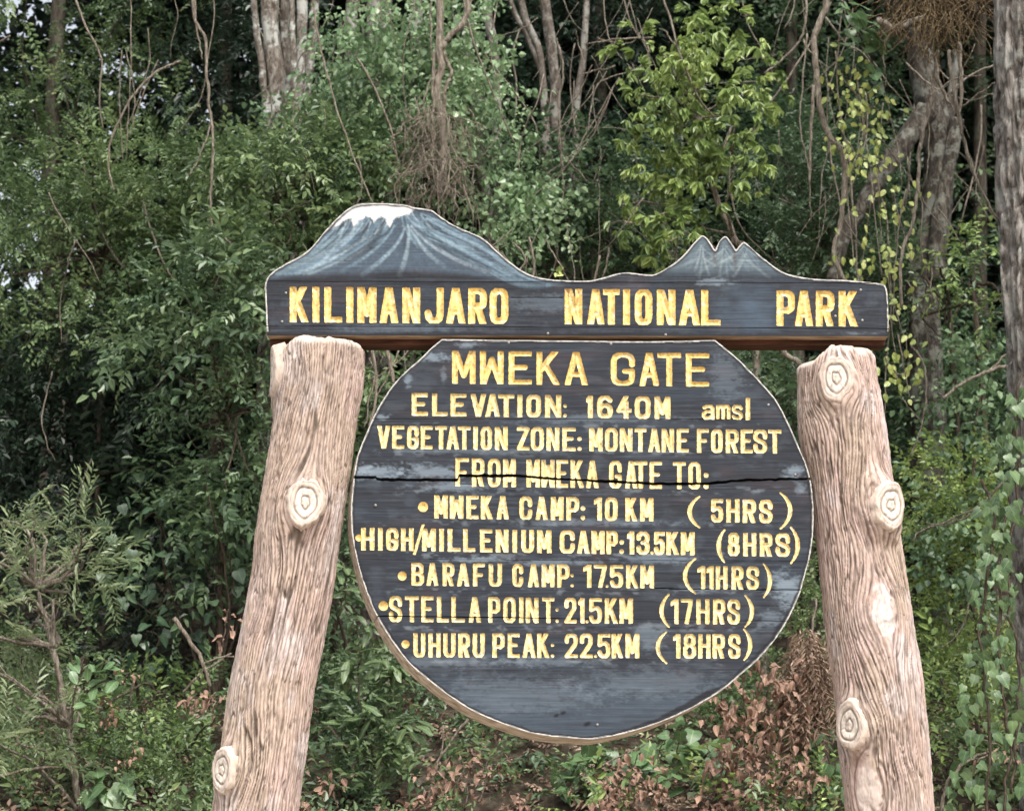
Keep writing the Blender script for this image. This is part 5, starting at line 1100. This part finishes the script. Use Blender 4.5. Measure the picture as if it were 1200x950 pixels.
def leaf_branch(name, label, cat, kind, stems, Y, n, size, droop, spread, mat, seed, upv=(0, -.4, 1), group=None, sw=.006, nm='leaf', tip=False):
    r = random.Random(seed); P0 = ppts(stems[0], Y); lo = P0[np.argmin(P0[:, 2])]; b = np.array(lo)
    e = empty(name, b, label, cat, group); per = max(1, n // len(stems))
    for si, s in enumerate(stems):
        tb = Tubes(); P = ppts(s, Y); P[:, 1] += r.uniform(-.12, .12); tb.add(P, list(np.linspace(sw, sw * .5, len(P))), n=5, sub=6, wander=.01, seed=seed + si); link('stem', tb.mesh('stem', M[mat], b), e)
        for k in range(per):
            f = r.random() ** (.6 if tip else 1); q = f * (len(P) - 1); i = min(int(q), len(P) - 2); p = P[i] + (P[i + 1] - P[i]) * (q - i) + np.array([r.gauss(0, spread), r.gauss(0, spread), r.gauss(0, spread * .7)])
            put_leaf(e, kind, p, (r.gauss(0, .8), r.gauss(-.25, .5), droop + r.gauss(0, .7 if kind == 'dead' else .35)), r.uniform(*size) * (r.uniform(.6, 1.05) if kind == 'dead' else 1), r, upv, nm)
    return e
GD = 'branches of withered brown leaves'
leaf_branch('dead_branch', 'large spray of withered pinkish-brown leaves between round board and right post', 'branch', 'dead', [[(860,900),(872,840),(868,800),(880,760)], [(880,900),(905,850),(900,810),(925,775)], [(900,940),(930,880),(938,830),(930,800)], [(868,880),(848,840),(842,810)], [(895,860),(925,830),(915,790)]], 3.1, 296, (.05,.09), -1.0, .06, 'twig_dark', 1, group=GD)
leaf_branch('dead_branch', 'withered brown leaves massed at the bottom edge, below the right of the round board', 'branch', 'dead', [[(830,960),(850,910),(865,880)], [(860,960),(885,920),(915,890)], [(890,960),(925,930),(950,890)], [(840,960),(845,920),(850,870)]], 3.0, 250, (.045,.085), -.8, .06, 'twig_dark', 2, group=GD)
leaf_branch('dead_branch', 'rounded clump of crinkled dead leaves under the lowest point of the round board', 'branch', 'dead', [[(740,960),(735,920),(745,885)], [(722,960),(718,920),(725,900)], [(758,960),(764,930),(770,905)], [(708,960),(712,930)]], 3.0, 230, (.04,.07), -.8, .055, 'twig_dark', 3, group=GD)
leaf_branch('dead_branch', 'small spray of orange-brown dead leaves below the lower left of the round board', 'branch', 'dead', [[(500,950),(510,915),(512,895)], [(545,950),(550,905),(560,885)], [(560,940),(570,910),(575,895)], [(530,930),(545,900),(540,885)]], 3.2, 80, (.045,.075), -.6, .035, 'twig', 4, group=GD)
leaf_branch('dead_branch', 'dull purple-brown dead leaves at the bottom edge right of the left post', 'branch', 'dead', [[(360,960),(375,930),(385,905)], [(470,960),(490,940),(500,920)], [(455,960),(480,950),(520,935)], [(590,960),(600,945),(615,945)]], 3.0, 120, (.045,.08), -.7, .05, 'twig_dark', 5, group=GD)
leaf_branch('dead_branch', 'few withered leaves caught beside the broad leaves at lower left', 'branch', 'dead', [[(120,830),(140,800),(150,785)], [(150,900),(160,885),(158,870)], [(125,850),(135,835)]], 3.0, 42, (.03,.055), -.8, .03, 'twig_dark', 6, group=GD)
leaf_branch('dead_branch', 'curled dead leaves hanging beside the left edge of the left post', 'branch', 'dead', [[(262,760),(266,735),(270,715)], [(245,830),(255,810)], [(215,825),(235,815)]], 3.2, 34, (.04,.07), -1, .03, 'twig_dark', 7, group=GD)
leaf_branch('dead_branch', 'withered leaves on the curved stem at the bottom right', 'branch', 'dead', [[(1140,892),(1165,884),(1186,892)]], 2.6, 14, (.04,.06), -1, .02, 'twig', 8, group=GD)
# dry feathery frond in front of the gap
def frond():
    b = at(945, 830, 3.3); e = empty('dry_frond', b, 'hanging feathery dry brown frond in the gap left of the right post', 'frond'); r = random.Random(3)
    P = []; D = []
    for k in range(210):
        f = r.random(); x = 948 + r.gauss(0, 15) - 10 * f; y = 735 + f * 95 + r.gauss(0, 4); P.append(at(x, y, 3.3 + r.gauss(0, .08))); D.append((r.gauss(0, .3), r.gauss(-.1, .3), -1))
    o = link('foliage', foliage_mesh('foliage', 'fine', np.array(P), np.array(D), rng.uniform(.9, 1.5, len(P)), rng.uniform(.2, .9, len(P)), M['straw'], b), e); o['kind'] = 'stuff'
    tb = Tubes(); tb.add(ppts([(958,700),(950,760),(942,830),(945,900)], 3.35), [.006, .008, .008, .01], n=6, sub=6, wander=.01); link('stem', tb.mesh('stem', M['twig'], b), e)
frond()
GLV = 'leafy plants with leaves big enough to pick out'
leaf_branch('lance_leaf_shrub', 'shrub with rosettes of long glossy leaves in the gap right of the left post', 'shrub', 'lance', [[(420,900),(424,860),(430,830)], [(440,880),(450,850),(455,815)], [(430,860),(420,800),(425,770)], [(420,780),(430,740),(436,715)], [(450,800),(462,790),(470,800)], [(410,900),(400,860),(408,830)], [(450,880),(470,860),(480,850)], [(425,820),(440,800),(452,770)], [(400,720),(405,690),(402,660)]], 3.3, 260, (.1,.17), -.05, .045, 'twig_dark', 11, group=GLV, tip=True)
leaf_branch('broad_leaf_plant', 'plant with large bright green pointed leaves just under the round board', 'plant', 'heart', [[(790,900),(795,870),(800,850)], [(760,910),(770,885),(780,865)], [(820,900),(835,880),(850,870)], [(720,930),(730,905),(745,890)], [(690,920),(700,895),(700,880)], [(800,930),(820,910),(830,900)], [(960,880),(965,850),(962,830)], [(650,930),(670,905),(680,885)]], 3.5, 110, (.07,.14), -.4, .08, 'twig_dark', 12, group=GLV)
leaf_branch('broad_leaf_plant', 'plant with large dark green leaves low down against the right post', 'plant', 'heart', [[(955,930),(950,890),(955,860)], [(975,930),(968,900),(965,880)], [(940,950),(930,930)]], 3.3, 26, (.08,.13), -.7, .05, 'twig_dark', 13, group=GLV)
leaf_branch('broad_leaf_plant', 'sprig of large pale oval leaves at lower left beside the wispy shrub', 'plant', 'oval', [[(88,860),(95,800),(105,770)], [(95,810),(120,795),(138,800)], [(100,790),(120,775),(130,780)], [(90,790),(80,770),(75,755)]], 2.8, 26, (.07,.12), -.35, .03, 'twig_dark', 14, group=GLV)
leaf_branch('broad_leaf_plant', 'low plant with broad pointed leaves at the bottom left, below the light green shrub', 'plant', 'heart', [[(110,950),(112,920),(105,900)], [(140,950),(145,925),(140,905)]], 3.0, 22, (.08,.13), -.7, .04, 'twig_dark', 15, group=GLV)
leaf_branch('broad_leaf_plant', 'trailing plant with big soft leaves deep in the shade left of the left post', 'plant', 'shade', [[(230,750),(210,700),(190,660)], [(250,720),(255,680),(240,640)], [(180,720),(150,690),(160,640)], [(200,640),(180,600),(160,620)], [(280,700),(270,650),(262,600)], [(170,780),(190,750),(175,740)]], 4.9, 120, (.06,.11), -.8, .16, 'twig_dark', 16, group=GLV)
leaf_branch('yellow_leaf_vine', 'sparse vine dotted with yellow leaves hanging over the right end of the header board', 'vine', 'gold', [[(978,60),(985,130),(992,200),(1000,300),(1010,330)], [(1000,80),(1010,150),(1020,230),(1030,330)], [(1030,200),(1040,260),(1045,340),(1050,420)], [(985,90),(1010,120),(1030,130)], [(985,150),(1005,180),(1035,190)], [(1062,220),(1050,300),(1045,380)]], 4.2, 250, (.035,.065), -1.1, .08, 'twig', 17, upv=(0, -1, .2), group=GLV)
leaf_branch('yellow_leaf_vine', 'short vine with a few yellow leaves right of the top of the right post', 'vine', 'gold', [[(1050,395),(1056,430),(1062,470)], [(1035,420),(1045,440),(1058,440)]], 4.0, 30, (.04,.07), -1, .07, 'twig', 18, upv=(0, -1, .2), group=GLV)
leaf_branch('young_sprout', 'small fresh green sprout just above the low dip of the header board', 'plant', 'gold', [[(652,345),(654,322),(655,312)], [(654,322),(662,318)]], .5, 6, (.03,.045), .1, .008, 'twig_dark', 19, upv=(0, -1, .2), sw=.003)
leaf_branch('broad_leaf_plant', 'cluster of large dark green leaves just below the roots at the top right', 'plant', 'heart', [[(1000,10),(1015,35),(1030,50)], [(1010,30),(1030,70),(1035,80)], [(985,5),(1000,25),(1020,30)]], 4.0, 34, (.07,.15), -.6, .05, 'twig_dark', 20, group=GLV)
# litter and small debris on the bank
def litter():
    n = 2400; x = rng.uniform(-3.4, 3.4, n); y = rng.uniform(1.4, 5.2, n); z = ground_z(x, y) + .01
    P = np.stack([x, y, z], -1); D = rng.normal(0, 1, (n, 3)); D[:, 2] *= .3
    o = link('leaf_litter', foliage_mesh('leaf_litter', 'small', P, D, rng.uniform(.7, 1.4, n), rng.uniform(.1, .8, n), M['straw'], (0, 0, 0)))
    tag(o, 'brown dry leaf litter scattered over the earth bank', 'leaf litter', kind='stuff')
    n = 3200; x = rng.uniform(-4, 4, n); y = rng.uniform(1.3, 6.5, n); k = fbm(x * 1.3, y * 1.3, 0, 77) > .45; x, y = x[k], y[k]; n = len(x)
    P = np.stack([x, y, ground_z(x, y)], -1); D = rng.normal(0, .5, (n, 3)); D[:, 2] += 1
    o = link('ground_cover', foliage_mesh('ground_cover', 'small', P, D, rng.uniform(.8, 1.5, n), rng.uniform(.2, .8, n), M['olive'], (0, 0, 0)))
    tag(o, 'small green seedlings and weeds covering the earth bank', 'ground cover', kind='stuff')
litter()
print('leaves', LEAVES, 'meshes', len(bpy.data.meshes))
